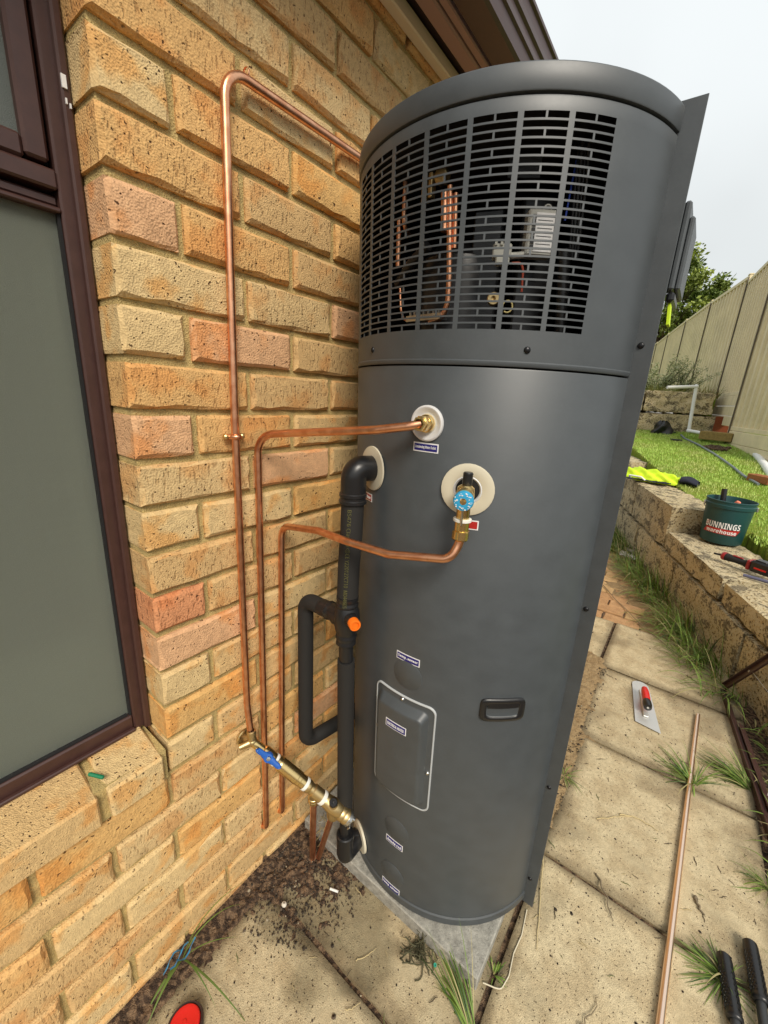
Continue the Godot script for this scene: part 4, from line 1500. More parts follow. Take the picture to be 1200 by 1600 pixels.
# ---- copper and insulated pipework ------------------------------------------
func build_pipes() -> void:
	var r := 0.0079
	var p1 := thing("copper_pipe", "tallest copper pipe with a saddle clip, turning along the bricks behind the heater top", "pipe", Vector3(0.014, 0.52, -0.185), "copper pipes on the brick wall")
	var mb := Mb.new()
	mb.tube(fillet([Vector3(0.030, 0.512, -0.1845), Vector3(0.016, 0.62, -0.185), Vector3(0.0135, 1.3, -0.188), Vector3(0.0135, 1.872, -0.197), Vector3(0.0135, 1.884, -0.56), Vector3(0.0135, 1.89, -1.0)], 0.045, 8), r, 14)
	part("tube", mb, M.copper, p1)
	var clip := Mb.new()
	clip.tube([Vector3(0.0055, 1.271, -0.2085), Vector3(0.0055, 1.271, -0.1985), Vector3(0.014, 1.271, -0.1975), Vector3(0.022, 1.271, -0.193), Vector3(0.0235, 1.271, -0.188), Vector3(0.022, 1.271, -0.183), Vector3(0.014, 1.271, -0.1785), Vector3(0.0055, 1.271, -0.1775), Vector3(0.0055, 1.271, -0.1675)], 0.0045, 8)
	for i in clip.v.size():
		clip.v[i].y = 1.271 + (clip.v[i].y - 1.271) * 1.2
	var cl := part("saddle_clip", clip, M.copper, p1)
	for z in [-0.2065, -0.1695]:
		var sc := Mb.new()
		sc.lathe([[0.0, 0.009], [0.003, 0.0085], [0.0055, 0.006], [0.006, 0.003], [0.006, 0.0]], Vector3(0.006, 1.271, z), Vector3.RIGHT, 14)
		part("screw", sc, M.brass_dull, cl)
	var seam := Mb.new()
	seam.lathe([[0.0083, -0.0015], [0.0088, 0.0], [0.0083, 0.0015]], Vector3(0.0135, 1.8825, -0.24), Vector3(0, 0.03, -1).normalized(), 14)
	part("solder_ring", seam, M.copper, p1)
	var p2 := thing("copper_pipe_001", "copper pipe bending across to the upper port above the blue sticker", "pipe", Vector3(0.014, 0.15, -0.235), "copper pipes on the brick wall")
	mb = Mb.new()
	var port := tw(85.5, 1.326, TR + 0.012)
	var pd := (tank_tf.basis * cy(85.5, 0, 1.0)).normalized()
	mb.tube(fillet([Vector3(-0.02, 0.150, -0.2310), Vector3(0.0135, 0.152, -0.2310), Vector3(0.0135, 0.3, -0.2325), Vector3(0.0135, 1.2725, -0.241), Vector3(0.10, 1.284, -0.262), Vector3(0.30, 1.309, -0.280), Vector3(0.362, 1.321, port.z + 0.022), port + pd * 0.012], 0.045, 7), r, 14)
	part("tube", mb, M.copper, p2)
	mb = Mb.new()
	mb.lathe([[0.009, 0.022], [0.0125, 0.022], [0.0125, 0.013], [0.0145, 0.012], [0.0145, 0.001], [0.010, 0.0], [0.010, -0.012]], port, pd, 6, 0, TAU, 5.0)
	mb.lathe([[0.0155, -0.011], [0.0155, -0.004], [0.0125, -0.003]], port, pd, 18)
	part("flare_nut", mb, M.brass, p2)
	var p3 := thing("copper_pipe_002", "shortest copper pipe sagging across to the blue capped valve", "pipe", Vector3(0.014, 0.15, -0.29), "copper pipes on the brick wall")
	mb = Mb.new()
	var nut := tw(69.9, 1.152, TR + 0.045)
	mb.tube(fillet([Vector3(-0.02, 0.150, -0.2890), Vector3(0.0135, 0.152, -0.2890), Vector3(0.0135, 0.3, -0.290), Vector3(0.0135, 1.055, -0.3015), Vector3(0.165, 1.086, -0.276), Vector3(0.257, 1.091, -0.262), Vector3(0.352, 1.088, -0.273), Vector3(0.463, 1.103, -0.300), nut + Vector3(0, -0.02, 0), nut], 0.04, 7), r, 14)
	part("tube", mb, M.copper, p3)

	# pressure valve on the side port
	var rv := thing("relief_valve", "brass angle valve with a round blue cap in the cream collar", "valve", tw(69.8, 1.16, TR + 0.04))
	var c := tw(69.7, 1.2175, TR + 0.040)
	var d := (tank_tf.basis * cy(69.7, 0, 1.0)).normalized()
	mb = Mb.new()
	mb.tube([tw(69.7, 1.2175, TR - 0.01), c], 0.0125, 16)
	mb.lathe([[0.0, -0.052], [0.0105, -0.052], [0.0115, -0.045], [0.0115, -0.02], [0.0145, -0.015], [0.0155, 0.0], [0.0140, 0.012], [0.009, 0.016], [0.0, 0.016]], c, Vector3.UP, 20)
	mb.lathe([[0.0, 0.018], [0.012, 0.018], [0.0145, 0.012], [0.0145, 0.0]], c, d, 20)
	part("body", mb, M.brass, rv)
	mb = Mb.new()
	mb.lathe([[0.0085, 0.014], [0.0085, 0.034], [0.007, 0.036], [0.0, 0.036]], c + d * -0.014, Vector3.UP, 14)
	part("black_plug", mb, M.black, rv)
	mb = Mb.new()
	var cc := c + d * 0.018 + Vector3(0, -0.006, 0)
	mb.lathe([[0.013, -0.004], [0.0165, -0.002], [0.0170, 0.004], [0.0155, 0.0085], [0.010, 0.0100], [0.0055, 0.0098]], cc, d, 28)
	var bc := part("blue_cap", mb, M.cyan_plastic, rv)
	mb = Mb.new()
	mb.lathe([[0.0058, 0.0096], [0.0052, 0.008], [0.0, 0.008]], cc, d, 14)
	mb.box(cc + d * 0.0102, Vector3(0.0022, 0.009, 0.002), Basis.looking_at(-d, Vector3.UP))
	mb.box(cc + d * 0.0101, Vector3(0.009, 0.0022, 0.0019), Basis.looking_at(-d, Vector3.UP))
	part("cap_screw", mb, M.brass, bc)
	# worn white print round the cap
	mb = Mb.new()
	rng.seed = 4
	var bl := Basis.looking_at(-d, Vector3.UP)
	for k in 46:
		var a := rng.randf() * TAU
		var rr := rng.randf_range(0.0095, 0.0150)
		mb.box(cc + bl * Vector3(cos(a) * rr, sin(a) * rr, 0.0) + d * (0.0100 - 0.0012 * smoothstep(0.010, 0.0155, rr)), Vector3(rng.randf_range(0.0006, 0.0026), rng.randf_range(0.0005, 0.0018), 0.0012), bl)
	part("cap_print", mb, M.white, bc)
	mb = Mb.new()
	mb.tube([cc + d * 0.004 + Vector3(0, -0.012, 0), c + d * 0.014 + Vector3(0, -0.05, 0)], 0.0022, 8)
	part("lever_pin", mb, M.chrome, rv)
	mb = Mb.new()
	var nb := c + Vector3(0, -0.052, 0)
	mb.lathe([[0.0135, 0.006], [0.0135, -0.010], [0.0125, -0.012]], nb, Vector3.UP, 6, 0, TAU, 5.0)
	mb.lathe([[0.0110, -0.010], [0.0150, -0.012], [0.0155, -0.026], [0.0125, -0.029], [0.008, -0.029]], nb, Vector3.UP, 6, 0.3, TAU + 0.3, 5.0)
	part("compression_nut", mb, M.brass, rv)
	mb = Mb.new()
	mb.lathe([[0.0158, 0.006], [0.0158, 0.010], [0.0118, 0.011]], nb, Vector3.UP, 20)
	part("thread_tape", mb, M.tape, rv)

	# insulated hot and cold pipe
	var ip := thing("insulated_pipe", "black foam insulated pipe with printed text, a tee and an orange cap", "pipe", Vector3(0.222, 0.15, -0.33))
	var top := Vector3(0.232, 1.222, -0.302)
	var hd := (tank_tf.basis * cy(112.5, 0, 1.0)).normalized()
	var hp := tw(112.5, 1.222, TR)
	top = hp + hd * 0.043
	var tee := Vector3(0.2215, 0.886, -0.3115)
	var bot := Vector3(0.2215, 0.155, -0.3375)
	mb = Mb.new()
	mb.tube(fillet([hp + hd * 0.003, top + Vector3(0, 0.001, 0), top + Vector3(-0.001, -0.062, 0)], 0.026, 10), 0.0265, 20)
	mb.lathe([[0.0265, 0.010], [0.0285, 0.008], [0.0285, 0.002], [0.0270, 0.0], [0.0270, -0.004], [0.0290, -0.006], [0.0290, -0.012], [0.024, -0.013]], top + Vector3(-0.001, -0.058, 0), Vector3.UP, 24)
	part("elbow", mb, M.black, ip)
	var u0 := top + Vector3(-0.001, -0.066, 0)
	var u1 := tee + Vector3(0.0, 0.055, 0)
	mb = Mb.new()
	mb.tube([u0, u0.lerp(u1, 0.3) + Vector3(0.001, 0, 0), u0.lerp(u1, 0.65) + Vector3(-0.001, 0, 0), u1], 0.0238, 20)
	var foam := part("foam_sleeve", mb, M.foam, ip)
	var tx := Mb.new()
	var put := func(s: String, y: float, hgt: float, wide: float) -> void:
		var f0 := (u0.y - y) / (u0.y - u1.y)
		var ctr := u0.lerp(u1, f0)
		add_text(tx, text_mesh(s, hgt, wide, "Droid Sans", false), func(p):
			# reads downwards along the sleeve, on the side towards the path
			var a: float = deg_to_rad(62.0) - p.y / 0.0238
			var k := u0.lerp(u1, f0 + p.x / (u0.y - u1.y))
			return k + Vector3(cos(a), 0, sin(a)) * (0.0242 + p.z))
	put.call("BS476 Class 0", 1.103, 0.0085, 0.078)
	put.call("CE Y220127CT10  M04460S", 0.985, 0.0085, 0.125)
	add_text(tx, text_mesh("0", 0.006, 0.004), func(p):
		var a: float = deg_to_rad(62.0) - p.y / 0.0238
		return u0.lerp(u1, (u0.y - 1.053 + p.x) / (u0.y - u1.y)) + Vector3(cos(a), 0, sin(a)) * (0.0242 + p.z))
	var q4 := []
	for k in 5:
		var aa: float = deg_to_rad(62.0) + [0.0, 0.22, 0.0, -0.22, 0.0][k]
		var hy: float = 1.053 + [0.008, 0.0, -0.008, 0.0, 0.008][k]
		q4.append(u0.lerp(u1, (u0.y - hy) / (u0.y - u1.y)) + Vector3(cos(aa), 0, sin(aa)) * 0.0243)
	tx.tube(q4, 0.0006, 4, false)
	part("sleeve_print", tx, mat(Color(0.10, 0.095, 0.028), 0.8), foam)
	# tee piece with ribs
	mb = Mb.new()
	mb.lathe([[0.0215, 0.055], [0.0245, 0.054], [0.0245, 0.047], [0.0225, 0.044], [0.0225, 0.041], [0.0250, 0.037], [0.0250, 0.033], [0.0230, 0.030], [0.0255, 0.024], [0.0285, 0.012], [0.0295, 0.0], [0.0285, -0.014], [0.0250, -0.030], [0.0225, -0.036], [0.0225, -0.040], [0.0240, -0.043], [0.0240, -0.048], [0.0215, -0.052], [0.0215, -0.056], [0.0228, -0.059], [0.0228, -0.064], [0.0195, -0.066]], tee, Vector3.UP, 28)
	var bdir := (Vector3(0.078, 0.873, -0.320) - tee).normalized()
	mb.lathe([[0.0270, 0.0], [0.0250, 0.030], [0.0205, 0.042], [0.0205, 0.050], [0.0222, 0.053], [0.0222, 0.058], [0.0200, 0.061], [0.0200, 0.085], [0.0185, 0.086]], tee, bdir, 24)
	part("tee_piece", mb, M.black, ip)
	mb = Mb.new()
	var od := Vector3(0.86, 0.02, 0.50).normalized()
	mb.lathe([[0.0165, 0.0], [0.0150, 0.030], [0.013, 0.038]], tee + Vector3(0.002, 0.010, 0), od, 20)
	part("side_branch", mb, M.black, ip)
	mb = Mb.new()
	mb.lathe([[0.0125, 0.032], [0.0128, 0.052], [0.0118, 0.0535], [0.0085, 0.0535], [0.0082, 0.049], [0.0, 0.049]], tee + Vector3(0.002, 0.010, 0), od, 22)
	part("orange_cap", mb, M.orange, ip)
	# branch loop down to the wall
	mb = Mb.new()
	var bx := tee + bdir * 0.085
	mb.tube(fillet([bx, Vector3(0.0760, 0.874, -0.322), Vector3(0.0760, 0.432, -0.324), Vector3(0.095, 0.430, -0.43), Vector3(0.115, 0.430, -0.60)], 0.032, 8), 0.0195, 18)
	part("foam_sleeve", mb, M.foam, ip)
	# lower run
	mb = Mb.new()
	mb.tube([tee + Vector3(0, -0.062, 0), tee + Vector3(0, -0.115, -0.003)], 0.0165, 18)
	part("plastic_pipe", mb, M.black, ip)
	mb = Mb.new()
	mb.tube([Vector3(0.2215, 0.30, -0.332), bot + Vector3(0, 0.02, 0)], 0.0145, 16)
	part("plastic_pipe", mb, M.black, ip)
	mb = Mb.new()
	mb.tube([tee + Vector3(0, -0.112, -0.003), Vector3(0.2215, 0.55, -0.323), Vector3(0.2205, 0.27, -0.333)], 0.0205, 18)
	part("foam_sleeve", mb, M.foam, ip)
	mb = Mb.new()
	var ci := tw(117.5, 0.112, TR + 0.004)
	var cd := (tank_tf.basis * cy(117.5, 0, 1.0)).normalized()
	mb.tube(fillet([bot + Vector3(0, 0.045, 0), Vector3(bot.x, 0.112, bot.z), ci], 0.022, 8), 0.0225, 18)
	mb.lathe([[0.021, 0.008], [0.0245, 0.006], [0.0245, -0.006], [0.022, -0.008]], bot + Vector3(0, 0.040, 0), Vector3.UP, 22)
	mb.lathe([[0.0225, 0.022], [0.025, 0.020], [0.025, 0.008], [0.022, 0.006]], ci, cd, 22)
	part("elbow", mb, M.black, ip)

func build_valve() -> void:
	var A := Vector3(0.033, 0.514, -0.1845)
	var B := Vector3(0.250, 0.292, -0.322)
	var d := (B - A).normalized()
	var L := (B - A).length()
	var v := thing("brass_valve_assembly", "brass cold water valve train with a blue lever, slanting from the wall to the heater", "valve", Vector3(0.15, 0.35, -0.26))
	var P := func(s: float) -> Vector3: return A + d * L * s
	var mb := Mb.new()
	# wall elbow and ball valve
	mb.sphere(A, Vector3(0.0125, 0.0125, 0.0125), 16, 10)
	mb.tube([A + Vector3(-0.03, 0, 0.004), A], 0.011, 14)
	mb.lathe([[0.0085, 0.032], [0.0115, 0.030], [0.0120, 0.022], [0.0100, 0.020], [0.0110, 0.0]], A, Vector3(-0.13, 1, 0).normalized(), 16)
	mb.lathe([[0.0, -0.002], [0.022, -0.002], [0.023, 0.002], [0.020, 0.004]], A + Vector3(-0.028, 0, 0.004), Vector3.RIGHT, 20)
	mb.tube([A, A + Vector3(-0.012, -0.004, 0.03)], [0.010, 0.007], 12)
	part("wall_elbow", mb, M.brass_dull, v)
	mb = Mb.new()
	mb.lathe([[0.011, 0.0], [0.011, 0.10 * L], [0.0145, 0.11 * L], [0.0155, 0.15 * L], [0.0145, 0.20 * L], [0.0125, 0.215 * L]], A, d, 20)
	part("ball_valve", mb, M.brass, v)
	mb = Mb.new()
	mb.lathe([[0.0150, 0.215 * L], [0.0158, 0.220 * L], [0.0158, 0.232 * L], [0.0150, 0.237 * L]], A, d, 22)
	part("thread_tape", mb, M.tape, v)
	mb = Mb.new()
	mb.lathe([[0.0160, 0.515 * L], [0.0168, 0.520 * L], [0.0168, 0.536 * L], [0.0158, 0.542 * L]], A, d, 22)
	part("thread_tape", mb, M.tape, v)
	mb = Mb.new()
	mb.lathe([[0.0165, 0.690 * L], [0.0180, 0.695 * L], [0.0180, 0.715 * L], [0.0168, 0.722 * L]], A, d, 22)
	part("thread_tape", mb, M.tape, v)
	mb = Mb.new()
	mb.lathe([[0.013, 0.237 * L], [0.0165, 0.240 * L], [0.0165, 0.262 * L]], A, d, 8, 0, TAU, 5.0)
	mb.lathe([[0.0165, 0.262 * L], [0.0182, 0.275 * L], [0.0182, 0.44 * L], [0.0170, 0.445 * L]], A, d, 10, 0.2, TAU + 0.2, 5.0)
	mb.lathe([[0.0172, 0.445 * L], [0.0172, 0.47 * L], [0.0160, 0.475 * L], [0.0160, 0.515 * L]], A, d, 8, 0, TAU, 5.0)
	part("strainer_body", mb, M.brass, v)
	mb = Mb.new()
	mb.lathe([[0.0158, 0.542 * L], [0.0162, 0.56 * L], [0.0150, 0.575 * L], [0.0135, 0.58 * L], [0.0135, 0.60 * L], [0.0165, 0.61 * L], [0.0165, 0.69 * L]], A, d, 18)
	var t: Vector3 = P.call(0.615)
	mb.lathe([[0.0150, 0.0], [0.0145, -0.022], [0.0125, -0.026], [0.0125, -0.034]], t, Vector3(0.16, 1, 0.14).normalized(), 18)
	part("tee_piece", mb, M.brass_dull, v)
	mb = Mb.new()
	var tn := t + Vector3(-0.16, -1, -0.14).normalized() * 0.030
	mb.lathe([[0.0125, 0.004], [0.0150, 0.002], [0.0150, -0.008], [0.0125, -0.010], [0.0140, -0.012], [0.0140, -0.022], [0.0095, -0.026]], tn, Vector3(0.16, 1, 0.14).normalized(), 6, 0, TAU, 5.0)
	part("compression_nut", mb, M.brass, v)
	mb = Mb.new()
	mb.tube([tn + Vector3(0, -0.015, 0), Vector3(0.098, -0.02, -0.333)], 0.0088, 16)
	part("supply_tube", mb, M.copper, v)
	mb = Mb.new()
	mb.lathe([[0.0160, 0.722 * L], [0.0175, 0.735 * L], [0.0175, 0.765 * L], [0.0190, 0.775 * L], [0.0205, 0.82 * L], [0.0195, 0.87 * L], [0.0180, 0.885 * L], [0.0195, 0.892 * L], [0.0195, 0.915 * L], [0.0178, 0.922 * L], [0.0195, 0.93 * L], [0.0195, 0.955 * L], [0.0175, 0.96 * L]], A, d, 22)
	var e: Vector3 = P.call(0.82)
	mb.lathe([[0.0175, 0.0], [0.0175, -0.030], [0.0160, -0.034], [0.0, -0.034]], e, Vector3.UP, 20)
	mb.lathe([[0.0120, 0.010], [0.0125, 0.023], [0.0110, 0.025]], e, Vector3(0.25, 0.9, 0.3).normalized(), 18)
	part("expansion_valve", mb, M.brass_dull, v)
	mb = Mb.new()
	mb.lathe([[0.0105, 0.022], [0.0105, 0.031], [0.0090, 0.033], [0.003, 0.033], [0.0028, 0.041], [0.0, 0.0415]], e, Vector3(0.25, 0.9, 0.3).normalized(), 18)
	part("black_plug", mb, M.black, v)
	mb = Mb.new()
	mb.lathe([[0.0178, 0.958 * L], [0.0188, 0.962 * L], [0.0188, 0.985 * L], [0.0165, 0.99 * L], [0.0, 0.99 * L]], A, d, 24)
	var be := Basis.looking_at(d, Vector3.UP)
	mb.box(P.call(1.005), Vector3(0.010, 0.026, 0.010), be, 0.002)
	mb.box(P.call(1.02) + be * Vector3(0.004, -0.012, 0), Vector3(0.020, 0.010, 0.003), be, 0.001)
	part("test_lever", mb, M.chrome, v)
	mb = Mb.new()
	mb.tube([e + Vector3(-0.004, -0.032, -0.002), Vector3(0.112, -0.01, -0.343)], 0.0080, 16)
	part("drain_tube", mb, M.copper, v)
	# blue lever handle: a boss with two wings
	var hn := (Vector3(0.55, 0.55, 0.62) - d * Vector3(0.55, 0.55, 0.62).dot(d)).normalized()
	var hp: Vector3 = P.call(0.155) + hn * 0.021
	var hb := Basis(d, hn, d.cross(hn))
	mb = Mb.new()
	mb.lathe([[0.0120, -0.008], [0.0125, 0.0], [0.0105, 0.0045], [0.0055, 0.0050]], hp, hn, 18)
	for s in [-1.0, 1.0]:
		var q := []
		var wd := [0.0095, 0.0088, 0.0066, 0.0070, 0.0060]
		var th := [0.0048, 0.0046, 0.0038, 0.0038, 0.0030]
		var P2 := PackedVector3Array()
		for k in 5:
			var cc := hp + hb * Vector3(s * (0.004 + 0.0078 * k), 0.0 + 0.0012 * k, 0.0)
			for j in 12:
				var a := TAU * j / 12.0
				P2.append(cc + hb * Vector3(0, sin(a) * th[k], cos(a) * wd[k]))
		mb.grid(P2, 12, 5, func(p): return p - hp - hb * Vector3(clampf((p - hp).dot(d), -0.035, 0.035), 0, 0), true)
		var endc := hp + hb * Vector3(s * 0.0352, 0.0048, 0)
		mb.sphere(endc, Vector3(0.0055, 0.0035, 0.0055), 10, 6)
	part("blue_lever", mb, M.blue_plastic, v)
	mb = Mb.new()
	mb.lathe([[0.0052, 0.004], [0.0052, 0.0075], [0.0, 0.0078]], hp, hn, 6, 0, TAU, 5.0)
	part("lever_nut", mb, M.chrome, v)

# ---- things lying about -------------------------------------------------------
func build_yard_things() -> void:
	# bucket on the low block
	var B := Vector3(1.078, 0.458, -3.53)
	var w := thing("bucket", "dark green plastic bucket with white store lettering on a red band", "bucket", B)
	var mb := Mb.new()
	mb.lathe([[0.0, 0.002], [0.120, 0.002], [0.124, 0.008], [0.140, 0.255], [0.140, 0.264], [0.148, 0.266], [0.149, 0.288], [0.145, 0.292], [0.145, 0.308], [0.148, 0.310], [0.148, 0.318], [0.143, 0.320], [0.140, 0.312], [0.120, 0.012], [0.0, 0.010]], B, Vector3.UP, 56)
	part("body", mb, M.bucket, w)
	# lettering faces the camera side of the path
	var face := deg_to_rad(99.0)
	var rr := func(y: float) -> float: return lerpf(0.124, 0.140, y / 0.255)
	var wrap := func(p: Vector3, y0: float, out: float) -> Vector3:
		var y := y0 + p.y
		var r: float = rr.call(y) + out
		var a := face - p.x / r
		return B + Vector3(cos(a) * (r + p.z), y, sin(a) * (r + p.z))
	mb = Mb.new()
	add_text(mb, text_mesh("BUNNINGS", 0.044, 0.215, "Droid Sans", true), func(p): return wrap.call(p, 0.142, 0.0012))
	add_text(mb, text_mesh("warehouse", 0.030, 0.185, "Droid Sans", true), func(p): return wrap.call(p, 0.098, 0.0022))
	part("lettering", mb, M.white, w)
	mb = Mb.new()
	var P := PackedVector3Array()
	for y in [-0.020, 0.020]:
		for i in 17:
			P.append(wrap.call(Vector3(lerpf(-0.108, 0.104, i / 16.0) + 0.012 * signf(y), y, 0.0), 0.098, 0.0010))
	mb.grid(P, 17, 2, func(q): return q - B)
	for k in 3:
		var x0 := -0.104 + 0.004 * k
		mb.poly([wrap.call(Vector3(x0 - 0.002, -0.010 + 0.011 * k, 0), 0.142, 0.0022), wrap.call(Vector3(x0 + 0.020, -0.002 + 0.011 * k, 0), 0.142, 0.0022), wrap.call(Vector3(x0 + 0.020, 0.002 + 0.011 * k, 0), 0.142, 0.0022), wrap.call(Vector3(x0 - 0.002, -0.006 + 0.011 * k, 0), 0.142, 0.0022)], Vector3(0, 0, 1))
	part("red_band", mb, M.red_label, w)
	mb = Mb.new()
	var hd := []
	for k in 17:
		var a := PI * k / 16.0
		hd.append(B + Vector3(-cos(a) * 0.153, 0.278 - sin(a) * 0.11, 0.045 + sin(a) * 0.155 * -1.0 - 0.04))
	mb.tube(hd, 0.0025, 8)
	mb.box(B + Vector3(-0.150, 0.272, 0.012), Vector3(0.012, 0.03, 0.03), Basis.IDENTITY, 0.003)
	mb.box(B + Vector3(0.150, 0.272, 0.012), Vector3(0.012, 0.03, 0.03), Basis.IDENTITY, 0.003)
	part("wire_handle", mb, M.chrome, w)
	mb = Mb.new()
	mb.tube([B + Vector3(-0.02, 0.03, -0.04), B + Vector3(-0.052, 0.375, -0.085)], 0.018, 14)
	mb.tube([B + Vector3(-0.042, 0.262, -0.070), B + Vector3(-0.044, 0.282, -0.074)], 0.021, 14)
	single("plastic_tube", mb, M.black, "black plastic tube standing up inside the green bucket", "tube", B + Vector3(-0.02, 0.03, -0.04))
	mb = Mb.new()
	mb.lathe([[0.0, 0.04], [0.014, 0.035], [0.018, 0.02], [0.018, -0.05], [0.0, -0.05]], B + Vector3(0.03, 0.275, -0.02), Vector3(0.3, 0.8, 0.2).normalized(), 14)
	single("orange_knob", mb, mat(Color(0.75, 0.22, 0.13), 0.5), "small salmon orange knob showing above the bucket's contents", "tool", B + Vector3(0.03, 0.23, -0.02))
	mb = Mb.new()
	rng.seed = 12
	for k in 16:
		var q := B + Vector3(rng.randf_range(-0.09, 0.09), 0.21 + rng.randf() * 0.03, rng.randf_range(-0.09, 0.09))
		mb.tube([q, q + Vector3(rng.randf_range(-0.05, 0.05), 0.02, rng.randf_range(-0.05, 0.05))], rng.randf_range(0.008, 0.02), 8)
	single("bucket_contents", mb, M.tank_dark, "dark jumble of fittings inside the green bucket", "fittings", B + Vector3(0, 0.17, 0))

	# cordless tool on the low block
	var C0 := Vector3(1.07, 0.466, -3.00)
	var C1 := Vector3(1.275, 0.466, -2.86)
	var tl := thing("cordless_tool", "black and red cordless tool lying on the low limestone block", "power tool", (C0 + C1) * 0.5)
	var td := (C1 - C0).normalized()
	mb = Mb.new()
	mb.lathe([[0.0, 0.0], [0.022, 0.0], [0.027, 0.008], [0.026, 0.022], [0.0, 0.023]], C0 + Vector3(0, 0.027, 0), td, 16)
	part("red_head", mb, M.dark_red, tl)
	mb = Mb.new()
	mb.lathe([[0.024, 0.0], [0.023, 0.025], [0.019, 0.05], [0.019, 0.10], [0.026, 0.12], [0.027, 0.132]], C0 + td * 0.023 + Vector3(0, 0.027, 0), td, 16)
	mb.tube([C0 + Vector3(0, 0.027, 0), C0 - td * 0.05 + Vector3(0, 0.022, 0)], 0.006, 10)
	part("grip", mb, M.matt_black, tl)
	var tb := Basis(td, Vector3.UP, td.cross(Vector3.UP))
	mb = Mb.new()
	mb.box(C0 + td * 0.160 + Vector3(0, 0.033, 0), Vector3(0.022, 0.062, 0.066), tb, 0.006)
	mb.box(C0 + td * 0.085 + Vector3(0, 0.050, 0), Vector3(0.06, 0.008, 0.014), tb, 0.003)
	part("red_collar", mb, M.dark_red, tl)
	mb = Mb.new()
	mb.box(C0 + td * 0.225 + Vector3(0, 0.036, 0), Vector3(0.110, 0.070, 0.076), tb, 0.009)
	mb.box(C0 + td * 0.215 + Vector3(0, 0.074, 0), Vector3(0.060, 0.008, 0.05), tb, 0.003)
	var bt := part("battery", mb, M.black, tl)
	mb = Mb.new()
	mb.box(C0 + td * 0.228 + tb * Vector3(0, 0.030, 0.0385), Vector3(0.062, 0.010, 0.002), tb)
	part("red_stripe", mb, M.red, bt)
	mb = Mb.new()
	mb.tube([Vector3(1.165, 0.462, -2.775), Vector3(1.36, 0.462, -2.73)], 0.010, 12)
	single("grey_tube", mb, mat(Color(0.10, 0.10, 0.16), 0.35), "short blue grey tube lying beside the cordless tool", "tube", Vector3(1.19, 0.452, -2.76))

	# high visibility shirt thrown over the higher block
	var S := Vector3(0.55, 0.66, -4.75)
	var sh := thing("hi_vis_shirt", "crumpled fluorescent yellow work shirt with navy cuff lying on the higher block", "shirt", S)
	mb = Mb.new()
	P = PackedVector3Array()
	var ax0 := Vector3(0.27, 0.66, -4.78)
	var ax1 := Vector3(0.74, 0.655, -4.72)
	var sd := (ax1 - ax0).normalized()
	var sn := sd.cross(Vector3.UP)
	for i in 26:
		var f := i / 25.0
		for j in 22:
			var a := PI * 1.15 * j / 21.0 - 0.12
			var rad := 0.115 * (0.75 + 0.35 * sin(f * 2.6 + 0.4)) * (1.0 - 0.25 * f)
			var fold := 0.020 * sin(f * 21.0 + j * 0.9) * sin(a) + 0.016 * wob.get_noise_2d(f * 9.0, j * 0.5)
			var p := ax0.lerp(ax1, f) + sn * cos(a) * (rad * 1.15 + fold) + Vector3.UP * (sin(a) * (rad * 0.85 + fold) + 0.004)
			P.append(p)
	mb.grid(P, 22, 26, func(q): return q - (ax0 + sd * (q - ax0).dot(sd)) + Vector3(0, 0.01, 0))
	part("yellow_cloth", mb, M.hivis, sh)
	mb = Mb.new()
	P = PackedVector3Array()
	for i in 8:
		var f := i / 7.0
		for j in 20:
			var a := TAU * j / 20.0
			var c := ax1 + sd * (0.01 + f * 0.15) + Vector3.UP * (0.045 + 0.012 * sin(f * 4.0))
			P.append(c + sn * cos(a) * (0.075 + 0.03 * f) + Vector3.UP * sin(a) * (0.042 - 0.016 * f + 0.006 * sin(a * 3.0 + f * 4.0)))
	mb.grid(P, 20, 8, func(q): return q - ax1 - sd * (q - ax1).dot(sd), true)
	part("navy_sleeve", mb, M.navy, sh)
	mb = Mb.new()
	mb.tube(fillet([Vector3(0.33, 0.672, -4.62), Vector3(0.30, 0.70, -4.61), Vector3(0.42, 0.70, -4.58), Vector3(0.46, 0.672, -4.58)], 0.02, 4), 0.008, 8)
	part("reflective_tape", mb, M.pvc, sh)
	mb = Mb.new()
	P = PackedVector3Array()
	for i in 14:
		for j in 8:
			var f := i / 13.0
			var g := j / 7.0
			P.append(Vector3(lerpf(0.20, 0.68, f), 0.664 + 0.03 * absf(wob.get_noise_2d(f * 8.0, g * 4.0)), lerpf(-4.70, -4.55, g) + 0.02 * sin(f * 9.0)))
	mb.grid(P, 14, 8, func(_q): return Vector3.UP)
	part("navy_hem", mb, M.navy, sh)

	# finishing trowel on the slab
	var tw_ := thing("trowel", "steel plastering trowel with a red and black handle on the paving slab", "trowel", Vector3(0.835, 0.0, -1.80))
	var t0 := Vector3(0.805, 0.006, -1.975)
	var t1 := Vector3(0.868, 0.006, -1.635)
	var dd := (t1 - t0).normalized()
	var nn := Vector3(dd.z, 0, -dd.x)
	mb = Mb.new()
	var outl := []
	for k in 9:
		var a := PI + PI * k / 8.0
		outl.append(t0 + dd * 0.03 - nn * cos(a) * 0.037 + dd * sin(a) * 0.034)
	outl.append(t1 - nn * 0.046 - dd * 0.018)
	outl.append(t1 + nn * 0.050 + dd * 0.012)
	var lift := Vector3(0, 0.0012, 0)
	var top := []
	for p in outl: top.append(p + lift)
	mb.poly(top, Vector3.UP)
	for k in outl.size():
		mb.poly([outl[k], outl[(k + 1) % outl.size()], top[(k + 1) % outl.size()], top[k]], (outl[k] - (t0 + t1) * 0.5))
	part("blade", mb, M.steel, tw_)
	mb = Mb.new()
	var h0 := t0.lerp(t1, 0.35) + Vector3(0, 0.048, 0)
	var h1 := t0.lerp(t1, 0.78) + Vector3(0, 0.048, 0)
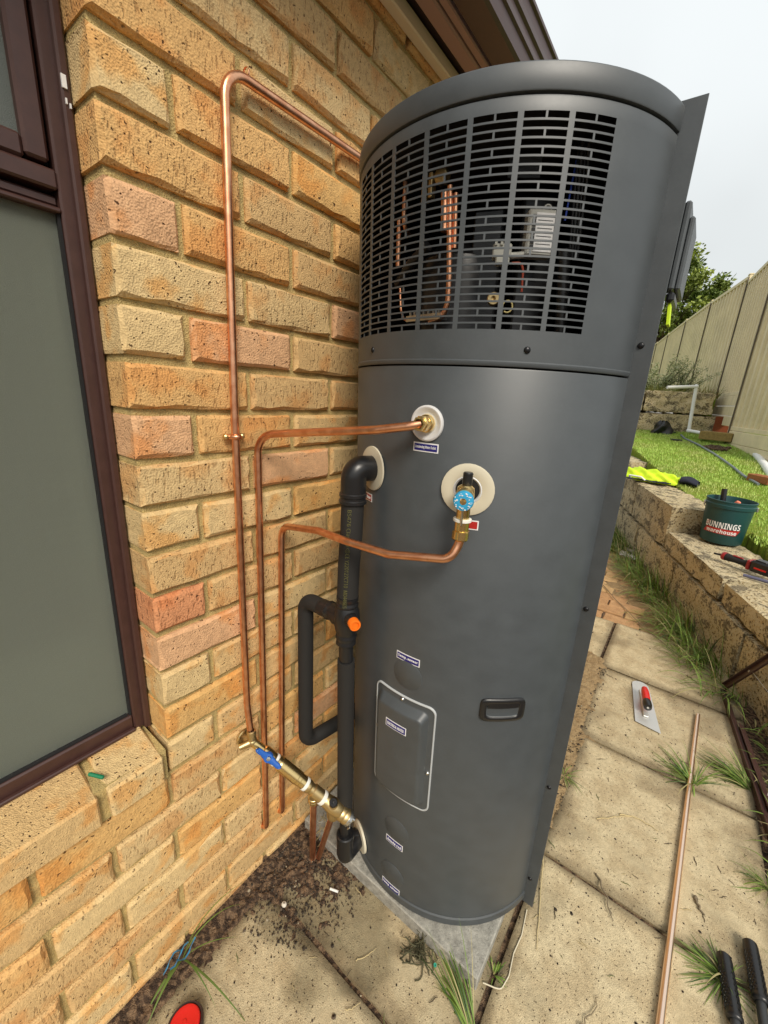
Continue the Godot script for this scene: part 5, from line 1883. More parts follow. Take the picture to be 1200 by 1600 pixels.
	mb.box(t0.lerp(t1, 0.36) + Vector3(0, 0.024, 0), Vector3(0.010, 0.048, 0.014), Basis(nn, Vector3.UP, dd), 0.002)
	mb.box(t0.lerp(t1, 0.52) + Vector3(0, 0.0055, 0), Vector3(0.022, 0.008, 0.20), Basis(nn, Vector3.UP, dd), 0.002)
	mb.tube([t0.lerp(t1, 0.36) + Vector3(0, 0.046, 0), h1], 0.005, 8)
	part("tang", mb, M.steel, tw_)
	mb = Mb.new()
	var hl := (h1 - h0).length()
	mb.lathe([[0.0, 0.0], [0.013, 0.002], [0.016, 0.02], [0.0175, 0.05], [0.0165, hl * 0.66]], h0, dd, 18)
	part("handle", mb, M.red, tw_)
	mb = Mb.new()
	mb.lathe([[0.0166, hl * 0.66], [0.0185, hl * 0.72], [0.0190, hl * 0.88], [0.0160, hl * 0.99], [0.006, hl], [0.005, hl * 0.99], [0.0, hl * 0.99]], h0, dd, 18)
	part("handle_butt", mb, M.black, tw_)

	# loose copper tube lying on the slabs
	mb = Mb.new()
	mb.tube([Vector3(1.051, 0.0105, -1.883), Vector3(0.982, 0.0105, -0.593), Vector3(0.945, 0.0105, 0.10)], 0.0085, 18, false)
	mb.tube([Vector3(1.051, 0.0105, -1.883), Vector3(0.982, 0.0105, -0.593), Vector3(0.945, 0.0105, 0.10)], 0.0072, 18, false)
	mb.lathe([[0.0072, 0.0], [0.0085, 0.0]], Vector3(1.051, 0.0105, -1.883), Vector3(0.05, 0, -1).normalized(), 18)
	single("loose_copper_pipe", mb, M.copper_new, "straight loose copper pipe lying along the paving slabs", "pipe", Vector3(1.0, 0.002, -0.9))

	# loppers: two long handles with black grips
	var lp := thing("loppers", "garden loppers with two black textured grips lying on the slabs", "loppers", Vector3(1.14, 0.0, -0.75))
	for q in [[Vector3(1.104, 0.020, -0.838), Vector3(1.122, 0.020, -0.690), Vector3(1.165, 0.022, -0.20)], [Vector3(1.162, 0.020, -0.917), Vector3(1.176, 0.020, -0.745), Vector3(1.19, 0.024, -0.20)]]:
		var a: Vector3 = q[0]
		var b: Vector3 = q[1]
		var gd := (b - a).normalized()
		mb = Mb.new()
		mb.lathe([[0.0, 0.0], [0.010, 0.0015], [0.0155, 0.007], [0.0165, 0.018], [0.0155, 0.05], [0.0148, 0.09], [0.0155, 0.128], [0.0172, 0.132], [0.0172, 0.137], [0.0155, 0.140], [0.0120, 0.142]], a, gd, 20)
		var gp := part("grip", mb, M.black, lp)
		mb = Mb.new()
		var gx := gd.cross(Vector3.UP).normalized()
		var gy := gx.cross(gd)
		for i in 15:
			for j in 12:
				var an := TAU * (j + (0.5 if i % 2 else 0.0)) / 12.0
				if absf(sin(an)) > 0.94: continue
				mb.box(a + gd * (0.034 + 0.0062 * i) + (gx * cos(an) + gy * sin(an)) * 0.0152, Vector3(0.0030, 0.0030, 0.0040), Basis(gx * cos(an) + gy * sin(an), gx * -sin(an) + gy * cos(an), gd) * Basis(Vector3.RIGHT, 0.6))
		part("grip_studs", mb, M.black, gp).set_meta("kind", "stuff")
		mb = Mb.new()
		mb.tube([a + gd * 0.135, q[2]], 0.0105, 14)
		part("handle_tube", mb, M.tank_dark, lp)

	# brown metal screen frame leaning on the retaining wall
	var fr := thing("metal_frame", "scratched brown metal screen frame leaning against the retaining wall", "frame", Vector3(1.2, 0.0, -1.7))
	var c0 := Vector3(1.150, 0.012, -2.195)
	var along := Vector3(0.119, 0, 0.993)
	var rise := Vector3(0.26, 0.86, 0.42).normalized()
	var fn := along.cross(Vector3(0.26, 0.86, 0.1).normalized()).normalized()
	var bar := func(p: Vector3, q: Vector3, called: String) -> void:
		var m := Mb.new()
		var bd := (q - p).normalized()
		var bs := fn.cross(bd)
		m.box((p + q) * 0.5, Vector3(0.010, 0.034, (q - p).length()), Basis(fn, bs, bd), 0.002)
		m.box((p + q) * 0.5 + fn * 0.010 + bs * 0.0145, Vector3(0.012, 0.005, (q - p).length() - 0.004), Basis(fn, bs, bd), 0.001)
		part(called, m, M.brown, fr)
	bar.call(c0 + along * 0.02, c0 + along * 1.9, "frame_bar")
	bar.call(c0 + rise * 0.02, c0 + rise * 0.52, "frame_bar")
	bar.call(c0 + along * 0.30 + Vector3(0.016, 0.012, 0), c0 + along * 0.78 + Vector3(0.016, 0.012, 0), "frame_bar")
	mb = Mb.new()
	mb.lathe([[0.0, 0.008], [0.006, 0.008], [0.008, 0.003], [0.008, 0.0]], c0 + rise * 0.22 - fn * 0.002, -fn if fn.x > 0 else fn, 12)
	part("rivet", mb, M.chrome, fr)
	mb = Mb.new()
	mb.box(c0 + along * 0.008 + rise * 0.008, Vector3(0.012, 0.036, 0.036), Basis(fn, rise, along).orthonormalized(), 0.004)
	part("corner_joint", mb, M.brown, fr)
	mb = Mb.new()
	mb.tube([c0 + along * 0.70 + rise * 0.02 - fn * 0.01, c0 + along * 0.42 + rise * 0.30 - fn * 0.004, c0 + rise * 0.23], 0.0012, 6)
	part("loose_wire", mb, M.chrome, fr)

	# white drain pipe up the rear wall
	mb = Mb.new()
	var q0 := at_az(-3.45, 7.75, 1.70)
	var q1 := at_az(-0.85, 7.95, 1.735)
	var q2 := at_az(-0.50, 7.95, 1.085)
	var q3 := at_az(0.95, 7.75, 1.07)
	mb.tube(fillet([q0, q1, q2, q3], 0.03, 4), 0.024, 14)
	for q in [q1, q2]:
		mb.sphere(q, Vector3(0.033, 0.033, 0.033), 12, 8)
	single("white_drain_pipe", mb, M.pvc, "white plastic pipe bent up and over the rear limestone wall", "pipe", q2)
	# white edging hose curving along the fence foot
	mb = Mb.new()
	var hp := []
	for q in [Vector3(1.25, 1.02, -7.95), Vector3(1.34, 0.985, -7.45), Vector3(1.44, 0.90, -6.7), Vector3(1.49, 0.82, -6.1), Vector3(1.51, 0.76, -5.5), Vector3(1.52, 0.71, -4.9)]:
		hp.append(q)
	mb.tube(fillet(hp, 0.6, 4), 0.040, 12)
	single("white_hose", mb, M.pvc, "thick white pipe curving along the foot of the cream fence", "pipe", Vector3(1.44, 0.86, -6.7))
	mb = Mb.new()
	var gh := []
	for q in [[0.60, -7.75], [0.66, -7.45], [0.713, -7.318], [0.836, -7.015], [1.0, -6.5], [1.111, -6.08], [1.20, -5.7], [1.263, -5.379], [1.367, -5.068]]:
		gh.append(Vector3(q[0], lawn_y(q[1]) + 0.022, q[1]))
	mb.tube(fillet(gh, 0.3, 4), 0.013, 10)
	single("grey_hose", mb, mat(Color(0.16, 0.19, 0.19), 0.5), "thin grey garden hose snaking over the green lawn", "hose", gh[4])
	mb = Mb.new()
	mb.box(Vector3(1.40, lawn_y(-5.2) + 0.045, -5.2), Vector3(0.115, 0.076, 0.23), Basis(Vector3.UP, 0.7), 0.005)
	mb.box(Vector3(1.40, lawn_y(-5.2) + 0.084, -5.2), Vector3(0.05, 0.003, 0.14), Basis(Vector3.UP, 0.7))
	single("terracotta_brick", mb, M.terracotta, "single orange clay brick lying on the lawn at the end of the hose", "brick", Vector3(1.40, lawn_y(-5.2), -5.2))
	mb = Mb.new()
	mb.box(Vector3(0.0, 0.0, 0.0), Vector3(0.40, 0.12, 0.16), Basis.IDENTITY, 0.006)
	for i in mb.v.size():
		mb.v[i] = Basis(Vector3.UP, -0.35) * mb.v[i] + at_az(2.1, 7.75, 1.045)
	single("timber_sleeper", mb, M.timber, "short pale timber block at the foot of the fence on the lawn", "timber", at_az(2.1, 7.75, 0.99))
	mb = Mb.new()
	mb.box(Vector3.ZERO, Vector3(0.22, 0.30, 0.11), Basis.IDENTITY, 0.006)
	for i in mb.v.size():
		mb.v[i] = Basis(Vector3.UP, -0.3) * mb.v[i] + at_az(2.35, 8.45, 1.17)
	single("red_brick", mb, M.rust_brick, "dark red brick standing between the rear wall and the fence", "brick", at_az(2.35, 8.45, 1.02))
	mb = Mb.new()
	rng.seed = 31
	var bc := Vector3(0.33, lawn_y(-7.85), -7.85)
	P = PackedVector3Array()
	for i in 9:
		for j in 16:
			var a := TAU * j / 16.0
			var f := i / 8.0
			var r := (0.13 + 0.04 * sin(a * 3.0 + f * 5.0)) * sqrt(maxf(1.0 - f * f * 0.9, 0.02))
			P.append(bc + Vector3(cos(a) * r, f * 0.20 + 0.02 * sin(a * 5.0), sin(a) * r * 0.8))
	mb.grid(P, 16, 9, func(q): return q - bc, true)
	single("black_bag", mb, M.black, "small crumpled black plastic pot lying at the back of the lawn", "bag", bc)
	for k in 3:
		mb = Mb.new()
		var bq := Vector3([0.46, 0.55, 0.58][k], lawn_y([-7.95, -7.25, -7.25][k]) + 0.02, [-7.95, -7.3, -7.2][k])
		mb.box(bq, Vector3(0.13, 0.02, 0.035), Basis(Vector3.UP, 0.2 * k), 0.004)
		single("black_clip", mb, M.black, ["black plastic offcut nearest the rear wall on the lawn", "middle black plastic offcut on the lawn by the hose end", "black plastic offcut touching the grey hose end"][k], "offcut", bq, "black offcuts on the lawn")
	mb = Mb.new()
	for k in 26:
		var q := Vector3(1.04 + rng.randf_range(-0.14, 0.14), 0, -6.9 + rng.randf_range(-0.12, 0.12))
		q.y = lawn_y(q.z) + 0.02
		mb.sphere(q, Vector3(rng.randf_range(0.02, 0.045), 0.025, rng.randf_range(0.02, 0.04)), 6, 4)
	var dp := single("dirt_heap", mb, M.soil, "scatter of brown soil lumps on the lawn beside the hose", "soil", Vector3(1.04, lawn_y(-6.9), -6.9))
	dp.set_meta("kind", "stuff")

func build_small_things() -> void:
	# ribbed green wall plug on the sill
	var mb := Mb.new()
	var a := Vector3(-0.0335, 0.640, 0.1315)
	var b := Vector3(-0.008, 0.6355, 0.1155)
	var d := (b - a).normalized()
	mb.lathe([[0.0, 0.0], [0.0028, 0.0], [0.0037, 0.003], [0.0033, 0.006], [0.0037, 0.009], [0.0033, 0.012], [0.0037, 0.015], [0.0033, 0.018], [0.0037, 0.021], [0.0037, 0.029], [0.0020, 0.030], [0.0, 0.028]], a, d, 12)
	single("wall_plug", mb, M.green_plug, "small green ribbed wall plug lying on the brick window sill", "wall plug", a)
	for k in 2:
		mb = Mb.new()
		var q: Vector3 = [Vector3(0.508, 0.004, -0.380), Vector3(0.519, 0.004, -0.352)][k]
		mb.lathe([[0.0, 0.0], [0.0035, 0.0], [0.004, 0.003], [0.004, 0.006], [0.0018, 0.006], [0.0018, 0.002], [0.0, 0.002]], q - Vector3(0, 0.003, 0), Vector3(0.2, 1, 0.2).normalized(), 12)
		single("wall_plug", mb, mat(Color(0.02, 0.33, 0.22), 0.45), ["tiny green plug end on the slab closest to the pad", "tiny green plug end on the slab amid grass blades"][k], "wall plug", q, "green plugs by the pad")
	# red lidded pot by the wall
	var rp := thing("red_capped_pot", "round red cap on a dark brown pot standing near the brick wall base", "pot", Vector3(0.125, 0.0, 0.085))
	var ax := Vector3(-0.10, 1.0, 0.02).normalized()
	var base := Vector3(0.148, -0.002, 0.087)
	mb = Mb.new()
	mb.lathe([[0.0, 0.0], [0.031, 0.0], [0.034, 0.004], [0.038, 0.034], [0.0365, 0.037], [0.033, 0.036]], base, ax, 36)
	part("pot_body", mb, M.brown_dark, rp)
	mb = Mb.new()
	mb.lathe([[0.0315, 0.033], [0.0315, 0.038], [0.0295, 0.0405], [0.024, 0.0410], [0.022, 0.0400], [0.0, 0.0408]], base, ax, 36)
	mb.lathe([[0.006, 0.0405], [0.005, 0.0422], [0.0, 0.0425]], base, ax, 20)
	part("red_cap", mb, M.red, rp)
	# scraps
	rng.seed = 61
	for k in 3:
		mb = Mb.new()
		var q: Vector3 = [Vector3(0.47, 0.02, -4.05), Vector3(0.545, 0.03, -3.99), Vector3(0.50, 0.05, -4.10)][k]
		var P := PackedVector3Array()
		for j in 5:
			for i in 5:
				P.append(q + Basis(Vector3.UP, k * 1.3) * Basis(Vector3.RIGHT, [0.5, 0.3, 1.1][k]) * Vector3((i - 2) * 0.020, rng.randf_range(-0.014, 0.014), (j - 2) * 0.016))
		mb.grid(P, 5, 5, func(_q): return Vector3.UP)
		single("paper_scrap", mb, M.white, ["leftmost white paper scrap by the grass at the wall foot", "lower right white paper scrap by the grass at the wall foot", "upright white paper scrap by the grass at the wall foot"][k], "paper", q, "paper scraps at the wall foot")
	mb = Mb.new()
	for k in 3:
		var P := PackedVector3Array()
		for i in 6:
			for j in 2:
				P.append(Vector3(0.020 + 0.012 * k, 0.035 + 0.018 * sin(i * 0.9 + k) + 0.012 * k, 0.030 + 0.009 * i - 0.012 * k) + Vector3(0.006 * j, 0.004 * j, 0.003 * j * (i % 2)))
		mb.grid(P, 2, 6, func(_q): return Vector3(0.6, 0.7, 0.2))
	single("blue_plastic_scrap", mb, mat(Color(0.03, 0.30, 0.62), 0.4), "shred of bright blue plastic caught in weeds at the wall base", "plastic scrap", Vector3(0.03, 0.03, 0.03))
	mb = Mb.new()
	mb.sphere(Vector3(0.131, 0.010, -0.196), Vector3(0.008, 0.006, 0.007), 10, 6)
	single("white_pebble", mb, mat(Color(0.6, 0.56, 0.48), 0.9), "pale pebble sitting where two paving slabs meet", "pebble", Vector3(0.131, 0.004, -0.196))
	mb = Mb.new()
	mb.tube([Vector3(0.205, 0.014, -0.300), Vector3(0.228, 0.016, -0.308)], 0.0035, 6)
	single("white_chip", mb, M.pvc, "small white chip lying on the dug soil by the pad", "chip", Vector3(0.215, 0.01, -0.304))
	# spilled white sealant line beside the pad
	mb = Mb.new()
	var ln := [Vector3(0.664, 0.003, -0.615), Vector3(0.672, 0.003, -0.55), Vector3(0.668, 0.003, -0.50), Vector3(0.674, 0.003, -0.45), Vector3(0.668, 0.003, -0.415), Vector3(0.655, 0.003, -0.408), Vector3(0.628, 0.003, -0.398)]
	mb.tube(fillet(ln, 0.02, 4), 0.0016, 6)
	single("sealant_line", mb, mat(Color(0.62, 0.56, 0.42), 0.7), "thin wavy line of dried white sealant on the slab by the pad corner", "sealant", Vector3(0.668, 0.0, -0.5))
	# dry straws, roots and sticks, placed where the photo shows the larger ones
	var straws := [
		[Vector3(0.654, 0.012, -0.80), Vector3(0.690, 0.004, -0.66), Vector3(0.713, 0.004, -0.545), 0.0028, M.straw, "long pale curved straw lying just right of the heater base"],
		[Vector3(0.83, 0.005, -1.10), Vector3(0.885, 0.008, -1.135), Vector3(0.945, 0.005, -1.12), 0.0030, M.straw, "pale forked straw on the slab before the third joint"],
		[Vector3(0.77, 0.005, -1.03), Vector3(0.83, 0.006, -1.09), Vector3(0.86, 0.005, -1.115), 0.0022, M.straw, "short pale straw meeting the forked straw"],
		[Vector3(0.44, 0.008, -3.15), Vector3(0.68, 0.006, -2.70), Vector3(0.971, 0.006, -2.40), 0.0040, M.twig, "long dark stick lying across the far slab and clay pavers"],
		[Vector3(0.53, 0.006, -3.55), Vector3(0.60, 0.010, -3.60), Vector3(0.72, 0.006, -3.62), 0.0045, M.twig, "straight twig lying across the clay pavers"],
		[Vector3(1.00, 0.005, -2.22), Vector3(1.03, 0.006, -2.20), Vector3(1.06, 0.005, -2.17), 0.0035, M.twig, "short dark stick in the middle of the far slab"],
		[Vector3(0.36, 0.004, -0.235), Vector3(0.375, 0.005, -0.255), Vector3(0.385, 0.004, -0.285), 0.0016, M.straw, "straw across the slab joint in front of the pad"],
		[Vector3(0.395, 0.004, -0.155), Vector3(0.41, 0.004, -0.165), Vector3(0.415, 0.004, -0.185), 0.0014, M.straw, "small straw on the front slab near the joint"],
		[Vector3(1.045, 0.005, -0.965), Vector3(1.05, 0.007, -0.95), Vector3(1.065, 0.005, -0.925), 0.0060, M.twig, "dark curled leaf stub on the slab beside the loose pipe"],
		[Vector3(0.80, 0.005, -0.84), Vector3(0.835, 0.012, -0.80), Vector3(0.86, 0.005, -0.74), 0.0032, M.twig, "curled dark root by the slab joint near the heater"],
		[Vector3(0.83, 0.005, -0.46), Vector3(0.85, 0.009, -0.50), Vector3(0.86, 0.005, -0.55), 0.0022, M.twig, "thin dark stalk low on the front slab"],
	]
	for s in straws:
		mb = Mb.new()
		var p0: Vector3 = s[0]; var p1: Vector3 = s[1]; var p2: Vector3 = s[2]
		var path := []
		for k in 13:
			var f := k / 12.0
			var q := p0.lerp(p1, f).lerp(p1.lerp(p2, f), f)
			q += Vector3(wob.get_noise_2d(f * 4.0 + p0.x * 50.0, 1.0), 0, wob.get_noise_2d(f * 4.0, p0.z * 50.0)) * (0.010 if s[4] == M.twig else 0.004)
			path.append(q)
		var rad := []
		for k in 13: rad.append(s[3] * (1.0 - 0.6 * k / 12.0) * 0.8)
		mb.tube(path, rad, 6)
		single("dry_straw" if s[4] == M.straw else "root_stick", mb, s[4], s[5], "straw" if s[4] == M.straw else "stick", p0, "straws and sticks strewn on the paving")
	# countless specks, grit and clippings
	var grit := MultiMesh.new()
	grit.transform_format = MultiMesh.TRANSFORM_3D
	grit.use_colors = true
	var gm := Mb.new()
	gm.sphere(Vector3.ZERO, Vector3(1, 0.6, 0.8), 6, 4)
	grit.mesh = gm.mesh()
	grit.instance_count = 5200
	for i in 5200:
		var x := rng.randf_range(0.06, 1.22)
		var z := rng.randf_range(-2.58, 0.5)
		var s := rng.randf_range(0.0006, 0.0022) * (1.0 if rng.randf() < 0.93 else 2.0)
		if i < 2600:
			var an := rng.randf() * TAU
			var r := rng.randf() * 1.05
			x = 0.11 + cos(an) * 0.17 * r
			z = -0.30 + sin(an) * 0.20 * r
			s *= 0.95
			if x < 0.012: x = 0.02
		elif i < 3600:
			x = rng.randf_range(0.42, 0.66); z = rng.randf_range(-2.0, -0.95); s *= 1.3
		var y := 0.001
		if x < 0.3 and z > -0.56:
			y = 0.004
		grit.set_instance_transform(i, Transform3D(Basis(Vector3.UP, rng.randf() * TAU).scaled(Vector3.ONE * s * 1.4), Vector3(x, y, z)))
		var t := rng.randf()
		grit.set_instance_color(i, Color(0.035, 0.026, 0.018) if t < 0.72 else Color(0.09, 0.065, 0.045) if t < 0.96 else Color(0.30, 0.25, 0.17))
	var gi := MultiMeshInstance3D.new()
	gi.name = "grit"
	gi.multimesh = grit
	var gmat := mat(Color(1, 1, 1), 0.95)
	gmat.vertex_color_use_as_albedo = true
	gi.material_override = gmat
	add_child(gi)
	tag(gi, "crumbs of soil and grit scattered over the paving", "grit")
	gi.set_meta("kind", "stuff")
	var cl := MultiMesh.new()
	cl.transform_format = MultiMesh.TRANSFORM_3D
	cl.use_colors = true
	var cm := Mb.new()
	cm.tube([Vector3(-0.5, 0, 0), Vector3(-0.1, 0.06, 0.05), Vector3(0.2, 0.04, -0.04), Vector3(0.5, 0, 0.03)], [0.03, 0.05, 0.045, 0.02], 5)
	cl.mesh = cm.mesh()
	cl.instance_count = 420
	for i in 420:
		var x := rng.randf_range(0.08, 1.22)
		var z := rng.randf_range(-2.5, 0.4)
		var s := rng.randf_range(0.008, 0.032)
		cl.set_instance_transform(i, Transform3D(Basis(Vector3.UP, rng.randf() * TAU).scaled(Vector3(s, s * 0.6, s)), Vector3(x, 0.002, z)))
		var t := rng.randf()
		cl.set_instance_color(i, Color(0.08, 0.06, 0.035) if t < 0.5 else Color(0.40, 0.32, 0.17) if t < 0.8 else Color(0.12, 0.14, 0.05))
	var ci := MultiMeshInstance3D.new()
	ci.name = "clippings"
	ci.multimesh = cl
	ci.material_override = gmat
	add_child(ci)
	tag(ci, "short dry clippings and rootlets strewn over the slabs", "clippings")
	ci.set_meta("kind", "stuff")

# ---- plants -----------------------------------------------------------------
func blade(mb: Mb, root: Vector3, dir: Vector3, len_: float, wide: float, droop: float, c: Color, segs := 6) -> void:
	mb.colored = true
	mb.c = c
	var side := dir.cross(Vector3.UP).normalized()
	if side.length() < 0.1: side = Vector3.RIGHT
	var p := root
	var d := dir.normalized()
	var b := mb.v.size()
	for k in segs + 1:
		var f := float(k) / segs
		var w := wide * (1.0 - f * f) * (0.6 + 0.8 * minf(f * 4.0, 1.0)) * 0.7 + 0.0002
		var n := side.cross(d).normalized()
		mb.vert(p - side * w * 0.5, (n - side * 0.3).normalized())
		mb.vert(p + side * w * 0.5, (n + side * 0.3).normalized())
		p += d * len_ / segs
		d = (d + Vector3.DOWN * droop / segs).normalized()
		if p.y < root.y + 0.002 and d.y < 0.0:
			d.y = 0.02
	for k in segs:
		var q := b + k * 2
		mb.tri(q, q + 1, q + 2); mb.tri(q + 1, q + 3, q + 2)

func green() -> Color:
	var t := rng.randf()
	var c := Color(0.10, 0.17, 0.025).lerp(Color(0.20, 0.30, 0.05), rng.randf())
	if t < 0.22: c = Color(0.36, 0.31, 0.14)
	elif t < 0.3: c = Color(0.05, 0.095, 0.02)
	return c

func tuft(called: String, label: String, at: Vector3, count: int, len_: float, lean: Vector3, spread: float, wide: float, cat := "grass tuft", group := "grass tufts on the paving") -> void:
	var mb := Mb.new()
	for k in int(count * 1.5):
		var a := rng.randf() * TAU
		var dir := (Vector3(cos(a), 0, sin(a)) * spread * rng.randf() + lean + Vector3(0, rng.randf_range(0.05, 0.75), 0)).normalized()
		blade(mb, at + Vector3(cos(a), 0, sin(a)) * rng.randf() * 0.018, dir, len_ * rng.randf_range(0.5, 1.15), wide * rng.randf_range(0.3, 0.85), rng.randf_range(0.4, 3.2), green(), 9)
	single(called, mb, M.blade, label, cat, at, group)

func build_plants() -> void:
	rng.seed = 99
	# lawn blades
	var lm := Mb.new()
	blade(lm, Vector3.ZERO, Vector3(0.25, 1, 0.1), 1.0, 0.16, 0.8, Color(1, 1, 1), 3)
	var lawn := MultiMesh.new()
	lawn.transform_format = MultiMesh.TRANSFORM_3D
	lawn.use_colors = true
	lawn.mesh = lm.mesh()
	var tf := []
	var cols := []
	while tf.size() < 52000:
		var x := rng.randf_range(-0.8, 2.0)
		var z := -1.9 - 6.4 * pow(rng.randf(), 0.85)
		var back := (x - 0.746) * 0.942 - (z + 3.582) * 0.336
		if back < (0.34 if z < -3.62 else 0.43): continue
		var s := rng.randf_range(0.014, 0.034)
		tf.append(Transform3D(Basis(Vector3.UP, rng.randf() * TAU).scaled(Vector3(s * 1.3, s, s * 1.3)), Vector3(x, lawn_y(z) + 0.012 * wob.get_noise_2d(x * 2.0, z * 2.0) - 0.004, z)))
		var pn := wob.get_noise_2d(x * 1.6, z * 1.6)
		var c := Color(0.30, 0.46, 0.06).lerp(Color(0.46, 0.62, 0.12), rng.randf())
		c = c.lerp(Color(0.50, 0.45, 0.18), clampf(pn * 1.1 + rng.randf_range(-0.3, 0.25), 0.0, 0.6))
		cols.append(c)
	lawn.instance_count = tf.size()
	for i in tf.size():
		lawn.set_instance_transform(i, tf[i])
		lawn.set_instance_color(i, cols[i])
	var li := MultiMeshInstance3D.new()
	li.name = "lawn_grass"
	li.multimesh = lawn
	li.material_override = M.blade
	add_child(li)
	tag(li, "short bright green grass covering the raised lawn", "grass")
	li.set_meta("kind", "stuff")
	# rank grass at the foot of the retaining wall
	var O := Vector3(0.746, 0, -3.582)
	var t := Vector3(0.336, 0, 0.942)
	var n := Vector3(0.942, 0, -0.336)
	var strip := Mb.new()
	for i in 3000:
		var s := rng.randf_range(-1.4, 1.55)
		var dens := 0.5 + 0.5 * sin(s * 7.0 + 1.0) + 0.4 * sin(s * 17.0)
		if rng.randf() > 0.35 + 0.5 * dens: continue
		var off := -absf(rng.randf() + rng.randf() - 1.0) * 0.24 - 0.01
		var p := O + t * s + n * off
		var dir := (-n * rng.randf_range(0.0, 0.9) + t * rng.randf_range(-0.5, 0.6) + Vector3.UP * rng.randf_range(0.5, 1.1)).normalized()
		blade(strip, p, dir, rng.randf_range(0.08, 0.28), rng.randf_range(0.004, 0.009), rng.randf_range(0.6, 2.4), green(), 6)
	var sg := single("wall_foot_grass", strip, M.blade, "strip of rank green grass at the retaining wall foot", "grass", O)
	sg.set_meta("kind", "stuff")
	var sl := Mb.new()
	for i in 700:
		var s := rng.randf_range(1.3, 3.2)
		var p := O + t * s + n * rng.randf_range(-0.42, -0.02)
		if p.x < 1.25: continue
		blade(sl, p, Vector3(rng.randf_range(-0.7, 0.5), rng.randf_range(0.3, 0.9), rng.randf_range(-0.6, 0.6)), rng.randf_range(0.05, 0.17), rng.randf_range(0.004, 0.008), rng.randf_range(0.6, 2.4), green(), 5)
	var sg2 := single("frame_grass", sl, M.blade, "sparse green grass growing inside the brown leaning frame", "grass", Vector3(1.4, 0, -1.6))
	sg2.set_meta("kind", "stuff")
	tuft("grass_tuft", "green grass clump in the slab joint under the loose copper pipe", Vector3(1.035, 0.0, -1.430), 46, 0.16, Vector3(-0.25, 0, -0.35), 1.0, 0.007)
	tuft("grass_tuft", "bright green grass clump spilling from under the brown frame onto the slab", Vector3(1.205, 0.0, -1.55), 70, 0.20, Vector3(-0.75, 0, -0.35), 0.7, 0.007)
	tuft("grass_tuft", "pulled green grass blades lying at the pad's front corner", Vector3(0.632, 0.0, -0.315), 34, 0.17, Vector3(-0.75, 0.1, -0.45), 0.45, 0.006)
	tuft("grass_tuft", "small dry grass clump in the earth gap right of the heater", Vector3(0.640, 0.0, -1.135), 20, 0.07, Vector3(0.2, 0, 0.2), 0.9, 0.004)
	tuft("grass_tuft", "flattened dull grass tangled beneath the lopper grips", Vector3(1.10, 0.0, -0.79), 60, 0.10, Vector3(-0.35, -0.2, 0.05), 1.2, 0.005)
	tuft("grass_tuft", "short green shoots at the right slab edge near the frame end", Vector3(1.225, 0.0, -1.13), 34, 0.10, Vector3(-0.2, 0, 0.1), 1.0, 0.005)
	tuft("grass_tuft", "tiny sprouts in the joint beside the pad corner", Vector3(0.643, 0.0, -0.43), 16, 0.03, Vector3(0, 0.2, 0), 0.9, 0.006)
	tuft("grass_tuft", "short weeds at the path edge left of the paper scraps", Vector3(0.36, 0.0, -4.1), 30, 0.16, Vector3(0, 0.3, 0), 0.9, 0.010)
	# tall weed at the wall base
	var wd := Mb.new()
	var wr := Vector3(0.020, 0.0, 0.030)
	for q in [[Vector3(0.15, 1.0, -0.30), 0.24, 0.007, 1.6], [Vector3(0.10, 1.0, -0.55), 0.20, 0.006, 2.6], [Vector3(0.95, 0.42, -0.15), 0.25, 0.008, 1.1], [Vector3(0.6, 0.7, 0.0), 0.17, 0.007, 1.8], [Vector3(0.3, 0.5, 0.6), 0.13, 0.012, 1.4], [Vector3(0.2, 0.4, 0.8), 0.11, 0.014, 1.2], [Vector3(0.5, 0.8, -0.5), 0.15, 0.005, 1.2]]:
		blade(wd, wr, q[0], q[1], q[2] * 0.62, q[3], Color(0.09, 0.15, 0.03).lerp(Color(0.17, 0.24, 0.05), rng.randf()), 9)
	single("wall_weed", wd, M.blade, "long bladed green weed growing out of the brick wall base", "weed", wr)
	# withered root clump by the pad
	var rc := Mb.new()
	for k in 46:
		var p := Vector3(0.475 + rng.randf_range(-0.02, 0.02), 0.006, -0.345 + rng.randf_range(-0.016, 0.016))
		var path := [p]
		var dir := Vector3(rng.randf_range(-1, 0.8), rng.randf_range(-0.1, 0.35), rng.randf_range(-0.9, 0.7)).normalized()
		for j in 7:
			dir = (dir + Vector3(rng.randf_range(-0.8, 0.8), rng.randf_range(-0.4, 0.3), rng.randf_range(-0.8, 0.8))).normalized()
			p += dir * rng.randf_range(0.003, 0.011)
			p.y = clampf(p.y, 0.003, 0.05)
			path.append(p)
		rc.tube(path, rng.randf_range(0.0007, 0.0019), 5)
	single("withered_roots", rc, mat(Color(0.075, 0.07, 0.035), 0.95), "tangle of dark withered roots on the slab before the pad", "roots", Vector3(0.475, 0, -0.345))
	var fr := Mb.new()
	for k in 12:
		var p := Vector3(0.075, 0.012, -0.385) + Vector3(rng.randf_range(-0.02, 0.03), 0, rng.randf_range(-0.03, 0.03))
		var path := [p]
		for j in 6:
			p += Vector3(rng.randf_range(-0.010, 0.014), rng.randf_range(0.0, 0.016), rng.randf_range(-0.014, 0.010))
			path.append(p)
		fr.tube(path, 0.0009, 4)
	single("dry_rootlets", fr, M.straw, "wisps of pale dry rootlets in the soil beside the supply tube", "roots", Vector3(0.075, 0.01, -0.385))
	# grass and shrub on the upper terrace
	var tg := Mb.new()
